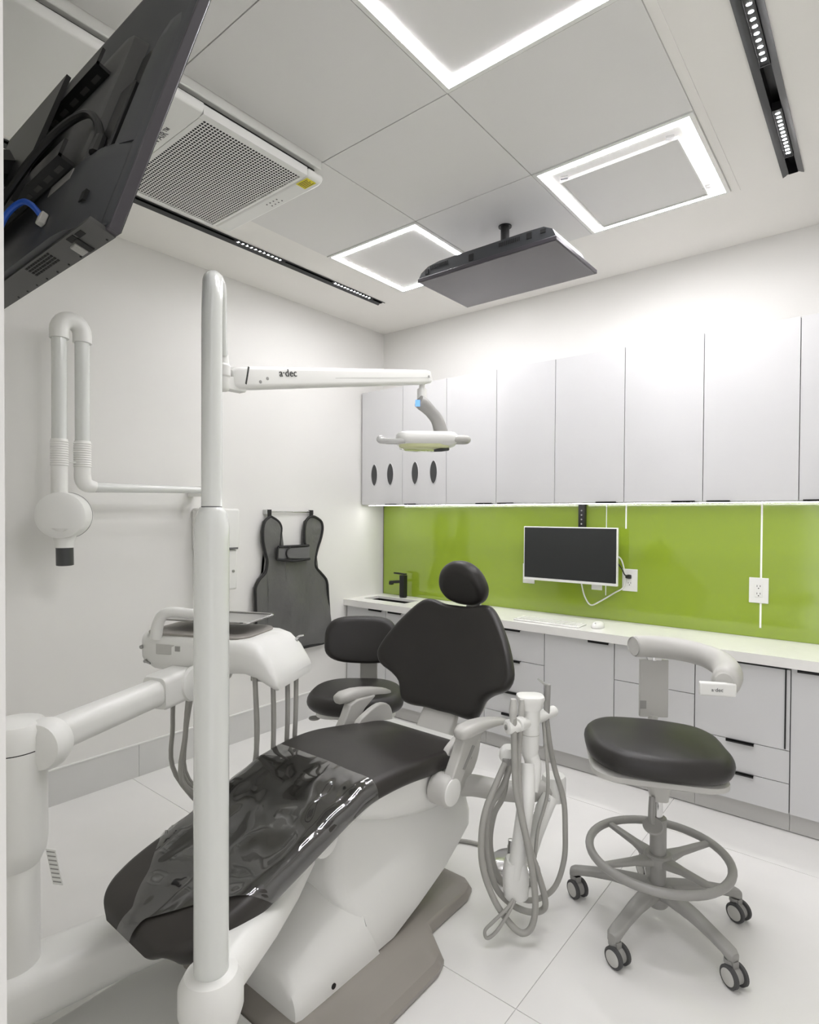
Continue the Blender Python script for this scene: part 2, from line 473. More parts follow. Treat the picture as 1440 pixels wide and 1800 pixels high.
# grille panel: rim plus a perforated sheet over a dark box
build('grille_rim', merge(box(AX0 + 0.004, GXa + 0.012, GY0, GY1, ZA + 0.002, ZA + 0.036), box(GXb - 0.004, AX1 - 0.006, GY0, GY1, ZA + 0.002, ZA + 0.034), box(GXa + 0.012, GXb - 0.004, GY0, GY0 + 0.016, ZA, ZA + 0.03), box(GXa + 0.012, GXb - 0.004, GY1 - 0.012, GY1, ZA, ZA + 0.03)), PLAST, ac, smooth=False)
build('grille_backing', box(GXa, GXb, GY0 + 0.005, GY1 - 0.005, ZA + 0.012, ZA + 0.02), BLACKGAP, ac, smooth=False)
def perforated(x0, x1, y0, y1, nx, ny, z, fill=0.34):
    V, F = [], []
    dx = (x1 - x0) / nx; dy = (y1 - y0) / ny
    xs = []; ys = []
    for i in range(nx): xs += [x0 + i * dx, x0 + i * dx + dx * fill]
    xs.append(x1)
    for j in range(ny): ys += [y0 + j * dy, y0 + j * dy + dy * fill]
    ys.append(y1)
    for y in ys:
        for x in xs: V.append((x, y, z))
    n = len(xs)
    for j in range(len(ys) - 1):
        for i in range(n - 1):
            if i % 2 == 1 and j % 2 == 1: continue
            F.append((j * n + i, j * n + i + 1, (j + 1) * n + i + 1, (j + 1) * n + i))
    return V, F
gs = build('perforated_grille', perforated(GXa + 0.012, GXb - 0.004, GY0 + 0.016, GY1 - 0.012, 44, 34, ZA + 0.002), PLAST, ac, smooth=False)
gs['kind'] = 'stuff'
build('lettering', text_geo('CLEAN AIR™', 0.034, (-2.118, 1.062, ZA - 0.0006), (1, 0, 0), (0, -1, 0)), GREYPRINT, ac, smooth=False)
lb = build('warning_label', box(-1.842, -1.775, 1.538, 1.585, ZA - 0.001, ZA), YELLOW, ac, smooth=False)
for k in range(5):
    build('print_line', box(-1.835, -1.782 - 0.006 * (k % 2), 1.545 + 0.008 * k, 1.5475 + 0.008 * k, ZA - 0.0016, ZA - 0.001), DARKPRINT, lb, smooth=False)
for k in range(4):
    for q in range(2):
        build('indicator', lathe([(0.0035, 0), (0.0035, 0.001)], (-2.06 + 0.022 * k + 0.01 * q, 1.563 + 0.02 * q, ZA - 0.001), (0, 0, 1), 8), GREYPRINT, ac, smooth=False)

# ------------------------------------------------------------------ televisions
# wall television at the upper left, seen from behind, leaning forward into the room
ta = math.radians(18.6)
TVU = Vector((0, math.sin(ta), math.cos(ta)))           # up along the screen
TVB = Vector((0, -math.cos(ta), math.sin(ta)))          # towards the back of the set
TVX1, TVW, TVH = -0.85, 1.10, 0.66
TV0 = Vector((TVX1, 0.392, 1.797))                      # lower right front corner
tv = thing('wall_television', (TVX1 - TVW / 2, 0.25, 1.8), 'large dark television seen from behind at upper left', 'television')
def tvp(a, h, d): return TV0 + Vector((-a, 0, 0)) + TVU * h + TVB * d
def tvbox(a0, a1, h0, h1, d0, d1):
    c = tvp((a0 + a1) / 2, (h0 + h1) / 2, (d0 + d1) / 2)
    return obox(c, Vector(((a1 - a0) / 2, 0, 0)), TVU * (h1 - h0) / 2, TVB * (d1 - d0) / 2)
build('screen', tvbox(0.006, TVW - 0.006, 0.006, TVH - 0.006, -0.001, 0.004), SCREEN, tv, smooth=False)
build('rim', tvbox(0, TVW, 0, TVH, 0.001, 0.018), TVRIM, tv, bevel=0.002)
def shell_ring(a0, a1, h0, h1, d, e):
    return [tvp((a0 + a1) / 2 + u, (h0 + h1) / 2 + v, d) for u, v in rrect((a1 - a0) / 2, (h1 - h0) / 2, e, 6)]
build('back_panel', loft([shell_ring(0.003, TVW - 0.003, 0.003, TVH - 0.003, 0.018, 0.008), shell_ring(0.012, TVW - 0.012, 0.006, TVH - 0.012, 0.024, 0.014)]), TVBACK, tv)
# deep lower housing with rounded flanks, upper edge rolled off
prof = [(0.008, 0.020), (0.03, 0.028), (0.06, 0.038), (0.09, 0.0455), (0.13, 0.049), (TVW - 0.13, 0.049), (TVW - 0.09, 0.0455), (TVW - 0.06, 0.038), (TVW - 0.03, 0.028), (TVW - 0.008, 0.020)]
build('back_bulge', loft([[tvp(a, h, 0.020 + (d - 0.020) * k) for a, d in prof] for h, k in ((0.004, 1), (0.13, 1), (0.148, 0.97), (0.158, 0.85), (0.162, 0.02))]), TVBACK, tv, angle=50)
# side flank beside the connector recess
build('side_flank', loft([[tvp(a, h, 0.019 + d * k) for a, d in ((0.008, 0.001), (0.02, 0.007), (0.045, 0.013), (0.062, 0.015), (0.066, 0.002))] for h, k in ((0.155, 1.0), (0.30, 1.0), (0.37, 0.9), (0.42, 0.5), (0.44, 0.05))]), TVBACK, tv, angle=50)
build('service_panel', loft([shell_ring(0.135, TVW - 0.135, 0.15, 0.43, 0.024, 0.02), shell_ring(0.14, TVW - 0.14, 0.152, 0.425, 0.046, 0.02), shell_ring(0.146, TVW - 0.146, 0.158, 0.418, 0.050, 0.02)]), TVBOT, tv, angle=40)
build('port_recess', tvbox(0.067, 0.134, 0.163, 0.385, 0.024, 0.0255), BLACK, tv, smooth=False)
build('recess_step', tvbox(0.085, 0.134, 0.163, 0.30, 0.0255, 0.036), BLACK, tv, bevel=0.003)
build('square_port', tvbox(0.066, 0.082, 0.052, 0.070, 0.036, 0.0445), BLACKGAP, tv, smooth=False)
build('rating_label', tvbox(0.16, 0.25, 0.125, 0.145, 0.0485, 0.0498), GREYM, tv, smooth=False)
un = build('underside', tvbox(0.012, TVW - 0.012, -0.002, 0.004, 0.002, 0.040), TVBOT, tv, smooth=False)
for k, (a0, a1, d0, d1) in enumerate(((0.050, 0.070, 0.028, 0.036), (0.076, 0.098, 0.028, 0.037))):
    build('slot', tvbox(a0, a1, -0.003, 0.0, d0, d1), BLACKGAP, un, smooth=False)
build('port_bar', tvbox(0.092, 0.112, -0.005, 0.0, 0.006, 0.026), GREYM, un, bevel=0.002)
build('slot', tvbox(0.074, 0.088, -0.004, 0.0, 0.005, 0.030), BLACKGAP, un, smooth=False)
for r_ in range(4):
    for k in range(10):
        build('vent_slot', tvbox(0.17 + 0.010 * k, 0.1765 + 0.010 * k, -0.003, 0.0, 0.018 + 0.0052 * r_, 0.0212 + 0.0052 * r_), BLACKGAP, un, smooth=False)
for k in range(9):
    build('screw', lathe([(0.0018, 0), (0.0018, 0.002)], tvp(0.03 + 0.045 * k, -0.003, 0.006), TVU, 8), BLACKGAP, un, smooth=False)
mb = thing('television_mount', (-1.4, 0.19, 2.05), 'black slotted wall bracket behind the large television', 'wall mount')
for h, a0, a1 in ((0.345, 0.175, 0.78), (0.150, 0.165, 0.78)):
    rl = build('rail', merge(tvbox(a0, a1, h, h + 0.006, 0.0505, 0.074), tvbox(a0, a1, h, h + 0.034, 0.069, 0.074)), BLACK, mb, smooth=False)
    for k in range(9):
        build('slot_plate', tvbox(a0 + 0.02 + 0.045 * k, a0 + 0.045 + 0.045 * k, h - 0.0008, h, 0.056, 0.063), TVBOT, rl, smooth=False)
build('mount_plate', tvbox(0.32, 0.62, 0.12, 0.40, 0.074, 0.082), BLACK, mb, smooth=False)
build('wall_plate', box(-1.52, -1.15, 0.177, 0.19, 1.85, 2.2), BLACK, mb, smooth=False)
build('mount_arm', tube([(-1.32, 0.19, 2.02), (-1.32, 0.27, 2.025), tuple(tvp(0.47, 0.26, 0.082))], 0.03, 8), BLACK, mb)
pc = thing('power_cable', tuple(tvp(0.2, 0.25, 0.06)), 'thick black cable looping behind the large television', 'cable')
build('cord', tube([tvp(0.112, 0.185, 0.040), tvp(0.122, 0.215, 0.052), tvp(0.152, 0.235, 0.064), tvp(0.20, 0.222, 0.076), tvp(0.25, 0.18, 0.086), tvp(0.30, 0.12, 0.092), tvp(0.40, 0.06, 0.09)], 0.0065, 10), BLACK, pc)
build('plug', tube([tvp(0.108, 0.155, 0.040), tvp(0.112, 0.19, 0.040)], [0.011, 0.009], 10), BLACK, pc)
ec = thing('network_cable', tuple(tvp(0.25, 0.06, 0.06)), 'blue network cable at the lower back of the television', 'cable')
build('cord', tube([tvp(0.20, 0.062, 0.056), tvp(0.235, 0.088, 0.068), tvp(0.265, 0.098, 0.076), tvp(0.295, 0.082, 0.082), tvp(0.310, 0.04, 0.082)], 0.0048, 10), BLUEC, ec)
build('connector', tvbox(0.188, 0.204, 0.046, 0.066, 0.0495, 0.060), GREYP, ec, bevel=0.002)

# screen hanging flat under the ceiling
cs = thing('ceiling_screen', (-1.45, 2.51, ZC), 'flat grey television hung face down below the ceiling', 'television')
SX0, SX1, SY0, SY1, SZ = -1.815, -1.078, 2.29, 2.735, 2.555
build('screen', box(SX0 + 0.006, SX1 - 0.006, SY0 + 0.006, SY1 - 0.006, SZ - 0.001, SZ + 0.004), SCREENG, cs, smooth=False)
build('bezel', box(SX0, SX1, SY0, SY1, SZ, SZ + 0.018), TVRIM, cs, bevel=0.002)
hp = [(SX0 + 0.004, SZ + 0.018), (SX0 + 0.02, SZ + 0.042), (SX0 + 0.06, SZ + 0.064), (SX0 + 0.13, SZ + 0.075), (SX1 - 0.13, SZ + 0.075), (SX1 - 0.06, SZ + 0.072), (SX1 - 0.02, SZ + 0.052), (SX1 - 0.004, SZ + 0.018)]
build('back_shell', prism(hp, lambda u, v, a: (u, a, v), SY0 + 0.004, SY1 - 0.13), TVBACK, cs, angle=25)
for (a, b, z0, z1) in ((SX0 + 0.045, SX0 + 0.065, 0.030, 0.052), (SX0 + 0.30, SX0 + 0.325, 0.026, 0.056), (SX1 - 0.14, SX1 - 0.115, 0.040, 0.066), (SX1 - 0.075, SX1 - 0.05, 0.046, 0.062)):
    build('port', box(a, b, SY0 + 0.001, SY0 + 0.006, SZ + z0, SZ + z1), BLACKGAP, cs, smooth=False)
for a0 in (SX0 + 0.075, SX0 + 0.46):
    for k in range(12):
        build('vent_slot', box(a0 + 0.009 * k, a0 + 0.009 * k + 0.005, SY0 + 0.002, SY0 + 0.006, SZ + 0.046, SZ + 0.064), BLACKGAP, cs, smooth=False)
build('mount_pole', cyl((-1.459, 2.526, SZ + 0.07), (-1.459, 2.526, ZC), 0.021), BLACK, cs)
build('mount_flange', lathe([(0.032, 0), (0.032, 0.008)], (-1.459, 2.526, ZC - 0.013), (0, 0, 1)), BLACK, cs)

# ------------------------------------------------------------------ cabinets
YU, ZU0, ZU1 = 3.205, 1.477, 2.318
UX = [-3.066, -2.668, -2.286, -1.901, -1.506, -1.102, -0.710, -0.307, 0.09, 0.49]
UH = [(-2.821, -2.713), (-2.64, -2.535), (-2.045, -1.925), (-1.885, -1.77), (-1.254, -1.140), (-0.854, -0.743), (-0.69, -0.585), (-0.289, -0.17), (0.36, 0.45)]
ULAB = ['tall white wall cabinet with two oval openings, against the left wall', 'tall white wall cabinet with two oval openings, behind the dental lamp', 'tall white wall cabinet just right of the oval-holed ones',
        'tall white wall cabinet fourth from the left wall', 'tall white wall cabinet above the left half of the monitor', 'tall white wall cabinet above the right of the monitor',
        'tall white wall cabinet above the right-hand wall outlet', 'wide tall white wall cabinet cut by the right picture edge', 'white wall cabinet beyond the right picture edge']
for i in range(9):
    x0, x1 = UX[i], UX[i + 1]
    c = thing('wall_cabinet', ((x0 + x1) / 2, YU, ZU0), ULAB[i], 'cabinet', 'white wall cabinets in a row')
    build('body', box(x0 + 0.0005, x1 - 0.0005, YU + 0.02, YB, ZU0, ZU1), CABW, c, smooth=False)
    build('door_gap', box(x0 + 0.0004, x1 - 0.0004, YU + 0.0195, YU + 0.021, ZU0 + 0.002, ZU1 - 0.002), GREYPRINT, c, smooth=False)
    d = build('door', box(x0 + 0.0018, x1 - 0.0018, YU, YU + 0.019, ZU0 + 0.003, ZU1), CABW, c, smooth=False)
    h0, h1 = UH[i]
    build('edge_pull', merge(box(h0, h1, YU - 0.014, YU + 0.016, ZU0 - 0.003, ZU0 + 0.003), box(h0, h1, YU - 0.014, YU - 0.011, ZU0 - 0.003, ZU0 + 0.006)), BLACK, d, smooth=False)
    if i < 2:
        for xo in ((-2.938, -2.782) if i == 0 else (-2.553, -2.392)):
            N = 28
            def lens(sx, sz, y):
                out = []
                for k in range(N):
                    a = 2 * math.pi * k / N
                    out.append((xo + sx * math.copysign(abs(math.cos(a)) ** 1.25, math.cos(a)), y, 1.697 + sz * math.sin(a)))
                return out
            build('oval_rim', loft([lens(0.035, 0.084, YU + 0.0005), lens(0.034, 0.083, YU - 0.004), lens(0.030, 0.079, YU - 0.004), lens(0.029, 0.078, YU + 0.0005)], cap=False), CABW, d)
            build('oval_opening', loft([lens(0.029, 0.078, YU + 0.001), lens(0.029, 0.078, YU - 0.0012)]), XDARK, d, smooth=False)
build_led = thing('under_cabinet_light', (-1.3, 3.33, ZU0), 'slim bright light strip under the white wall cabinets', 'light strip')
build('light_strip', box(-3.02, 0.45, 3.235, 3.250, ZU0 - 0.006, ZU0 - 0.003), ULED, build_led, smooth=False)
build('strip_housing', box(-3.03, 0.46, 3.230, 3.255, ZU0 - 0.003, ZU0), PLAST, build_led, smooth=False)

# green glass splashback, in sheets; thin white strips imitate bright reflections in the glass
ZK = 0.785
sp = thing('splashback', (-1.3, YB, ZK), 'glossy lime green glass splashback above the white worktop', 'splashback')
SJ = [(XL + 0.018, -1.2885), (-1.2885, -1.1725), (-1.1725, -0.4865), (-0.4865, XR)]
for x0, x1 in SJ:
    build('glass_sheet', box(x0, x1, YB - 0.008, YB - 0.001, ZK + 0.001, ZU0 - 0.001), GREEN, sp, smooth=False)
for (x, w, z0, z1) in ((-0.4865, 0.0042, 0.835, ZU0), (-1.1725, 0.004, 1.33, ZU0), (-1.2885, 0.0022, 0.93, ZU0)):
    build('reflection_streak', box(x - w, x + w, YB - 0.010, YB - 0.001, z0, z1 - 0.001), STREAK, sp, smooth=False)
build('dark_edge', box(XL + 0.013, XL + 0.018, YB - 0.009, YB - 0.001, ZK + 0.001, ZU0 - 0.001), BLACK, sp, smooth=False)

# base units
YF = 3.058
BX = [-3.07, -2.690, -2.29, -1.885, -1.490, -1.092, -0.701, -0.311, 0.085, 0.48]
def base_unit(i, label, fronts, handles, extra=None):
    x0, x1 = BX[i], BX[i + 1]
    c = thing('base_cabinet', ((x0 + x1) / 2, YF, 0), label, 'cabinet', 'white base cabinets under the worktop')
    sunk = i in (0, 1)
    zt = 0.55 if sunk else 0.738
    build('body', box(x0 + 0.0005, x1 - 0.0005, YF + 0.02, YB - 0.001, 0.085, zt), CABW, c, smooth=False)
    build('front_gap', box(x0 + 0.0005, x1 - 0.0005, YF + 0.0185, YF + 0.0202, 0.088, 0.736), XDARK, c, smooth=False)
    build('toe_kick', box(x0 + 0.0008, x1 - 0.0008, YF + 0.022, YF + 0.036, 0.004, 0.085), TOE, c, smooth=False)
    for k, (z0, z1, kind) in enumerate(fronts):
        d = build(kind, box(x0 + 0.0022, x1 - 0.0022, YF, YF + 0.018, z0 + 0.0016, z1 - 0.0016), CABW, c, smooth=False)
        h = handles[k]
        if h:
            build('edge_pull', merge(box(h[0], h[1], YF - 0.013, YF + 0.014, z1 - 0.003, z1 + 0.001), box(h[0], h[1], YF - 0.013, YF - 0.010, z1 - 0.011, z1 + 0.001)), BLACK, d, smooth=False)
    if extra: extra(c)
FULL = [(0.088, 0.735, 'door')]
base_unit(0, 'white base cabinet under the sink, against the left wall', FULL, [(-2.845, -2.722)])
base_unit(1, 'white base cabinet under the sink, behind the black stool back', FULL, [(-2.662, -2.545)])
base_unit(2, 'white base cabinet hidden behind the dental chair backrest', FULL, [(-2.15, -2.04)])
base_unit(3, 'white base cabinet with four drawers right of the dental backrest', [(0.088, 0.228, 'drawer'), (0.228, 0.362, 'drawer'), (0.362, 0.552, 'drawer'), (0.552, 0.735, 'drawer')], [(-1.76, -1.64)] * 4)
base_unit(4, 'white single-door base cabinet below the keyboard', FULL, [(-1.232, -1.120)])
base_unit(5, 'white drawer cabinet behind the stool with the curved armrest', [(0.088, 0.30, 'drawer'), (0.30, 0.545, 'drawer'), (0.545, 0.735, 'drawer')], [None, None, None])
def dark_surround(c):
    build('dark_surround', merge(box(-0.698, -0.330, YF - 0.004, YF + 0.01, 0.727, 0.733), box(-0.333, -0.327, YF - 0.004, YF + 0.01, 0.375, 0.733)), BLACK, c, smooth=False)
base_unit(6, 'white base cabinet with dark-edged upper front and two drawers below', [(0.088, 0.222, 'drawer'), (0.222, 0.368, 'drawer'), (0.368, 0.728, 'door')], [(-0.563, -0.449), (-0.563, -0.449), None], dark_surround)
base_unit(7, 'white single-door base cabinet at the right picture edge', FULL, [(-0.287, -0.17)])
base_unit(8, 'white base cabinet beyond the right picture edge', FULL, [(0.2, 0.3)])

# worktop with sink cut-out
ct = thing('worktop', (-1.3, 3.25, ZK), 'long white quartz worktop with an undermount sink opening', 'worktop')
HX0, HX1, HY0, HY1 = -3.0, -2.60, 3.155, 3.325
def slab_hole(x0, x1, y0, y1, z0, z1):
    xs = [x0, HX0, HX1, x1]; ys = [y0, HY0, HY1, y1]
    V = [(x, y, z) for z in (z0, z1) for y in ys for x in xs]; F = []
    for j in range(3):
        for i in range(3):
            if i == 1 and j == 1: continue
            a = j * 4 + i
            F.append((a, a + 4, a + 5, a + 1)); F.append((16 + a, 16 + a + 1, 16 + a + 5, 16 + a + 4))
    def side(seq):
        for p, q in zip(seq, seq[1:]): F.append((p, q, q + 16, p + 16))
    side([0, 1, 2, 3]); side([3, 7, 11, 15]); side([15, 14, 13, 12]); side([12, 8, 4, 0]); side([5, 9, 10, 6, 5])
    return V, F
build('slab', slab_hole(XL + 0.001, XR - 0.001, 3.03, YB - 0.0005, 0.767, ZK), QUARTZ, ct, smooth=False)
build('front_apron', box(XL + 0.001, XR - 0.001, 3.03, 3.052, 0.740, 0.767), QUARTZ, ct, smooth=False)
build('sub_top', merge(box(XL + 0.001, HX0 - 0.012, 3.052, YB - 0.001, 0.740, 0.767), box(HX1 + 0.012, XR - 0.001, 3.052, YB - 0.001, 0.740, 0.767)), CABW, ct, smooth=False)
sk = thing('sink', (-2.8, 3.24, 0.6), 'small black undermount basin set in the worktop', 'sink')
build('basin', merge(box(HX0 - 0.01, HX1 + 0.01, HY0 - 0.01, HY1 + 0.01, 0.58, 0.586), box(HX0 - 0.01, HX0, HY0 - 0.01, HY1 + 0.01, 0.586, 0.766), box(HX1, HX1 + 0.01, HY0 - 0.01, HY1 + 0.01, 0.586, 0.766), box(HX0, HX1, HY0 - 0.01, HY0, 0.586, 0.766), box(HX0, HX1, HY1, HY1 + 0.01, 0.586, 0.766)), BLACK, sk, smooth=False)
build('drain', lathe([(0.03, 0), (0.03, 0.004), (0.02, 0.005)], (-2.8, 3.24, 0.586)), STEEL, sk)
fa = thing('faucet', (-2.8, 3.38, ZK), 'square black single-lever basin tap beside the green splashback', 'faucet')
build('base_ring', lathe([(0.027, 0), (0.027, 0.006)], (-2.8, 3.38, ZK)), BLACK, fa)
build('body', box(-2.821, -2.779, 3.36, 3.402, ZK + 0.006, 0.952), BLACK, fa, bevel=0.002)
build('spout', merge(obox((-2.873, 3.38, 0.897), (0.056, 0, 0.006), (0, 0.014, 0), (-0.001, 0, 0.010)), box(-2.932, -2.905, 3.366, 3.394, 0.872, 0.895)), BLACK, fa, bevel=0.003)
build('lever', obox((-2.83, 3.38, 0.962), (0.052, 0, -0.002), (0, 0.016, 0), (0, 0, 0.005)), BLACK, fa, bevel=0.002)
wr = thing('waste_ring', (-2.49, 3.245, ZK), 'small round grey waste opening in the worktop beside the sink', 'waste opening')
build('ring', lathe([(0.055, 0), (0.055, 0.004), (0.045, 0.006), (0.04, 0.004)], (-2.49, 3.245, ZK)), GREYP, wr)

# monitor, keyboard, mouse
mo = thing('monitor', (-1.48, 3.36, 1.17), 'black screen in a slim white frame before the green splashback', 'monitor')
build('frame', box(-1.778, -1.183, 3.345, 3.365, 1.000, 1.336), PLAST, mo, bevel=0.002)
build('screen', box(-1.772, -1.189, 3.3442, 3.350, 1.016, 1.330), SCREEN, mo, smooth=False)
build('rear_housing', box(-1.62, -1.30, 3.365, 3.395, 1.05, 1.28), PLAST, mo, bevel=0.008)
ar = thing('monitor_bracket', (-1.432, 3.43, 1.2), 'black vertical bracket bar with holes above the monitor', 'bracket')
build('bar', box(-1.452, -1.412, 3.425, 3.4535, 1.02, ZU0 - 0.001), BLACK, ar, smooth=False)
build('vesa_plate', box(-1.49, -1.37, 3.3955, 3.425, 1.11, 1.22), BLACK, ar, smooth=False)
for k in range(4):
    build('hole', lathe([(0.005, 0), (0.005, 0.001)], (-1.432, 3.425, 1.355 + 0.027 * k), (0, -1, 0), 10), GREYM if k else CHROME, ar, smooth=False)
kb = thing('keyboard', (-1.49, 3.13, ZK), 'thin white keyboard on the worktop below the monitor', 'keyboard')
build('case', box(-1.70, -1.30, 3.075, 3.195, ZK, ZK + 0.009), PLAST, kb, bevel=0.004)
key_me = None
for r_ in range(5):
    for k in range(17):
        x = -1.69 + k * 0.0226; y = 3.085 + r_ * 0.0205
        o = None
        if key_me is None:
            o = build('key', box(x, x + 0.019, y, y + 0.017, ZK + 0.0085, ZK + 0.0125), PLAST, kb, smooth=False); key_me = o.data; k0 = (x, y)
        else:
            o = bpy.data.objects.new('key', key_me); col.objects.link(o); o.parent = kb; o.location = (x - k0[0], y - k0[1], 0)
ms = thing('mouse', (-1.225, 3.178, ZK), 'rounded white computer mouse beside the keyboard', 'mouse')
build('shell', loft([[(-1.225 + 0.032 * s * math.cos(a * math.pi / 12), 3.17 + 0.055 * s * math.sin(a * math.pi / 12), ZK + z) for a in range(24)] for s, z in ((0.93, 0.0005), (1.0, 0.006), (0.98, 0.014), (0.9, 0.022), (0.7, 0.029), (0.4, 0.033), (0.05, 0.034))]), PLAST, ms)
build('wheel', cyl((-1.228, 3.135, ZK + 0.026), (-1.222, 3.135, ZK + 0.026), 0.006, 12), GREYM, ms)

# sockets and monitor cables
YW = YB - 0.008
def outlet(x0, x1, z0, z1, label, rec=True, plug=False):
    o = thing('wall_outlet', ((x0 + x1) / 2, YW, z0), label, 'outlet', 'white outlets on the green splashback')
    build('plate', box(x0, x1, YW - 0.006, YW, z0, z1), PLAST, o, bevel=0.002)
    if rec:
        xm = (x0 + x1) / 2; zm = (z0 + z1) / 2
        build('receptacle', box(xm - 0.018, xm + 0.018, YW - 0.009, YW - 0.0055, zm - 0.034, zm + 0.034), PLAST, o, bevel=0.002)
        for dz in (-0.019, 0.019):
            for dx in (-0.007, 0.007):
                build('slot', box(xm + dx - 0.0012, xm + dx + 0.0012, YW - 0.0098, YW - 0.0088, zm + dz - 0.001, zm + dz + 0.008), BLACKGAP, o, smooth=False)
            build('ground_hole', lathe([(0.0028, 0), (0.0028, 0.001)], (xm, YW - 0.0088, zm + dz - 0.008), (0, -1, 0), 10), BLACKGAP, o, smooth=False)
    return o
outlet(-0.539, -0.452, 0.962, 1.092, 'white double outlet on its own at the right of the splashback')
outlet(-1.19, -1.103, 0.967, 1.096, 'white double outlet with a black plug, right of the monitor')
outlet(-1.838, -1.755, 0.963, 1.091, 'white wall plate peeking out behind the monitor lower left corner', rec=False)
outlet(-1.375, -1.31, 0.958, 1.03, 'white wall plate peeking out below the monitor', rec=False)
mc = thing('monitor_cable', (-1.3, 3.43, 0.9), 'white cable sagging from the monitor to the outlet', 'cable')
build('cord', tube([(-1.431, 3.40, 1.03), (-1.427, 3.425, 0.987), (-1.409, 3.43, 0.915), (-1.373, 3.435, 0.866), (-1.314, 3.435, 0.894), (-1.229, 3.435, 0.952), (-1.178, 3.435, 0.99), (-1.171, 3.435, 1.064), (-1.188, 3.43, 1.145), (-1.215, 3.41, 1.178)], 0.0042, 8), PLAST, mc)
bc = thing('power_cable', (-1.16, 3.43, 1.05), 'short black power cord plugged in right of the monitor', 'cable')
build('cord', tube([(-1.20, 3.40, 1.13), (-1.180, 3.408, 1.10), (-1.165, 3.416, 1.065), (-1.15, 3.428, 1.055)], 0.0035, 8), BLACK, bc)
build('plug', tube([(-1.165, 3.437, 1.052), (-1.148, 3.437, 1.052), (-1.135, 3.437, 1.052)], [0.009, 0.013, 0.011], 10), BLACK, bc)

# ------------------------------------------------------------------ left wall: dispenser, apron, x-ray arm
db = thing('towel_dispenser', (XL, 1.93, 0.95), 'white wall box with slot and lock behind the lamp pole', 'dispenser')
build('case', box(XL + 0.001, -2.985, 1.815, 2.075, 1.195, 1.435), PLAST, db, bevel=0.012, seg=3)
build('lower_case', box(XL + 0.001, -2.995, 1.825, 2.065, 0.955, 1.192), PLAST, db, bevel=0.012, seg=3)
build('slot', box(-2.986, -2.983, 1.84, 2.06, 1.195, 1.206), GREYPRINT, db, smooth=False)
build('lock', lathe([(0.009, 0), (0.009, 0.003), (0.005, 0.004)], (-2.995, 2.035, 1.065), (1, 0, 0), 16), STEEL, db)

AO = [(2.339, 1.39), (2.296, 1.358), (2.281, 1.295), (2.284, 1.226), (2.301, 1.155), (2.315, 1.098), (2.301, 1.035), (2.255, 0.994), (2.226, 0.944), (2.226, 0.868), (2.23, 0.729), (2.234, 0.589), (2.237, 0.505), (2.35, 0.495), (2.412, 0.495), (2.531, 0.503), (2.675, 0.504), (2.829, 0.509), (2.85, 0.565), (2.855, 0.643), (2.838, 0.841), (2.827, 0.935), (2.785, 0.985), (2.723, 1.043), (2.718, 1.09), (2.738, 1.165), (2.773, 1.248), (2.785, 1.318), (2.762, 1.364), (2.687, 1.391), (2.633, 1.357), (2.621, 1.29), (2.623, 1.215), (2.619, 1.185), (2.43, 1.188), (2.418, 1.25), (2.425, 1.314), (2.4, 1.358)]
ap = thing('lead_apron', (-3.05, 2.53, 0.5), 'dark grey lead apron with black piping on the left wall', 'apron')
def apron_body():
    bm = bmesh.new()
    vs = [bm.verts.new((-3.055, y, z)) for y, z in AO]
    f = bm.faces.new(vs)
    bmesh.ops.triangulate(bm, faces=[f])
    for _ in range(3):
        bmesh.ops.subdivide_edges(bm, edges=bm.edges[:], cuts=1, use_grid_fill=True)
    for v in bm.verts:
        y, z = v.co.y, v.co.z
        w = 0.011 * math.sin(9 * (y - 2.2) + 5 * z) + 0.008 * math.sin(16 * z + 8 * y) + 0.013 * math.cos(22 * (y - 2.53)) * max(0, 1.0 - abs(z - 0.75) / 0.3)
        v.co.x += 0.018 + w * (0.25 if z > 1.1 else 1.0)
    front = [(v.co.copy()) for v in bm.verts]
    geom = bmesh.ops.extrude_face_region(bm, geom=bm.faces[:])
    for v in geom['geom']:
        if isinstance(v, bmesh.types.BMVert): v.co.x = -3.066
    V = [tuple(v.co) for v in bm.verts]; bm.verts.index_update()
    F = [tuple(v.index for v in f.verts) for f in bm.faces]
    bm.free()
    return V, F
build('apron_body', apron_body(), APRON, ap, angle=60)
path = [(-3.040, y, z) for y, z in AO]
build('piping', tube(path + [path[0]], 0.0095, 8, n=3), PIPING, ap)
bd = build('collar_band', box(-3.035, -3.006, 2.372, 2.632, 1.112, 1.194), APRONB, ap, bevel=0.008)
build('band_flap', prism([(2.438 + 0.035 * (1 - math.cos(a * math.pi / 8)), 1.150 + 0.034 * math.sin(a * math.pi / 8)) for a in range(-4, 5)] + [(2.634, 1.184), (2.634, 1.106)], lambda u, v, a: (a, u, v), -3.007, -2.999), APRONB, bd, bevel=0.003)
build('band_trim', merge(tube([(-3.006, 2.375, 1.195), (-3.003, 2.5, 1.195), (-3.006, 2.63, 1.195)], 0.008, 8), tube([(-3.006, 2.368, 1.115), (-2.999, 2.44, 1.105), (-2.998, 2.5, 1.098), (-3.004, 2.636, 1.105)], 0.009, 8), tube([(-3.006, 2.372, 1.195), (-3.006, 2.366, 1.112)], 0.007, 8), tube([(-2.999, 2.47, 1.190), (-2.998, 2.442, 1.172), (-2.998, 2.436, 1.148), (-2.998, 2.446, 1.12)], 0.005, 8)), PIPING, bd)
for y in (2.339, 2.690):
    build('hanging_loop', merge(box(-3.052, -3.046, y - 0.014, y + 0.014, 1.385, 1.428), box(-3.062, -3.046, y - 0.014, y + 0.014, 1.428, 1.433)), PIPING, ap, smooth=False)
hg = thing('apron_hanger', (XL, 2.52, 1.42), 'clear acrylic hanger rail holding the dark apron', 'hanger')
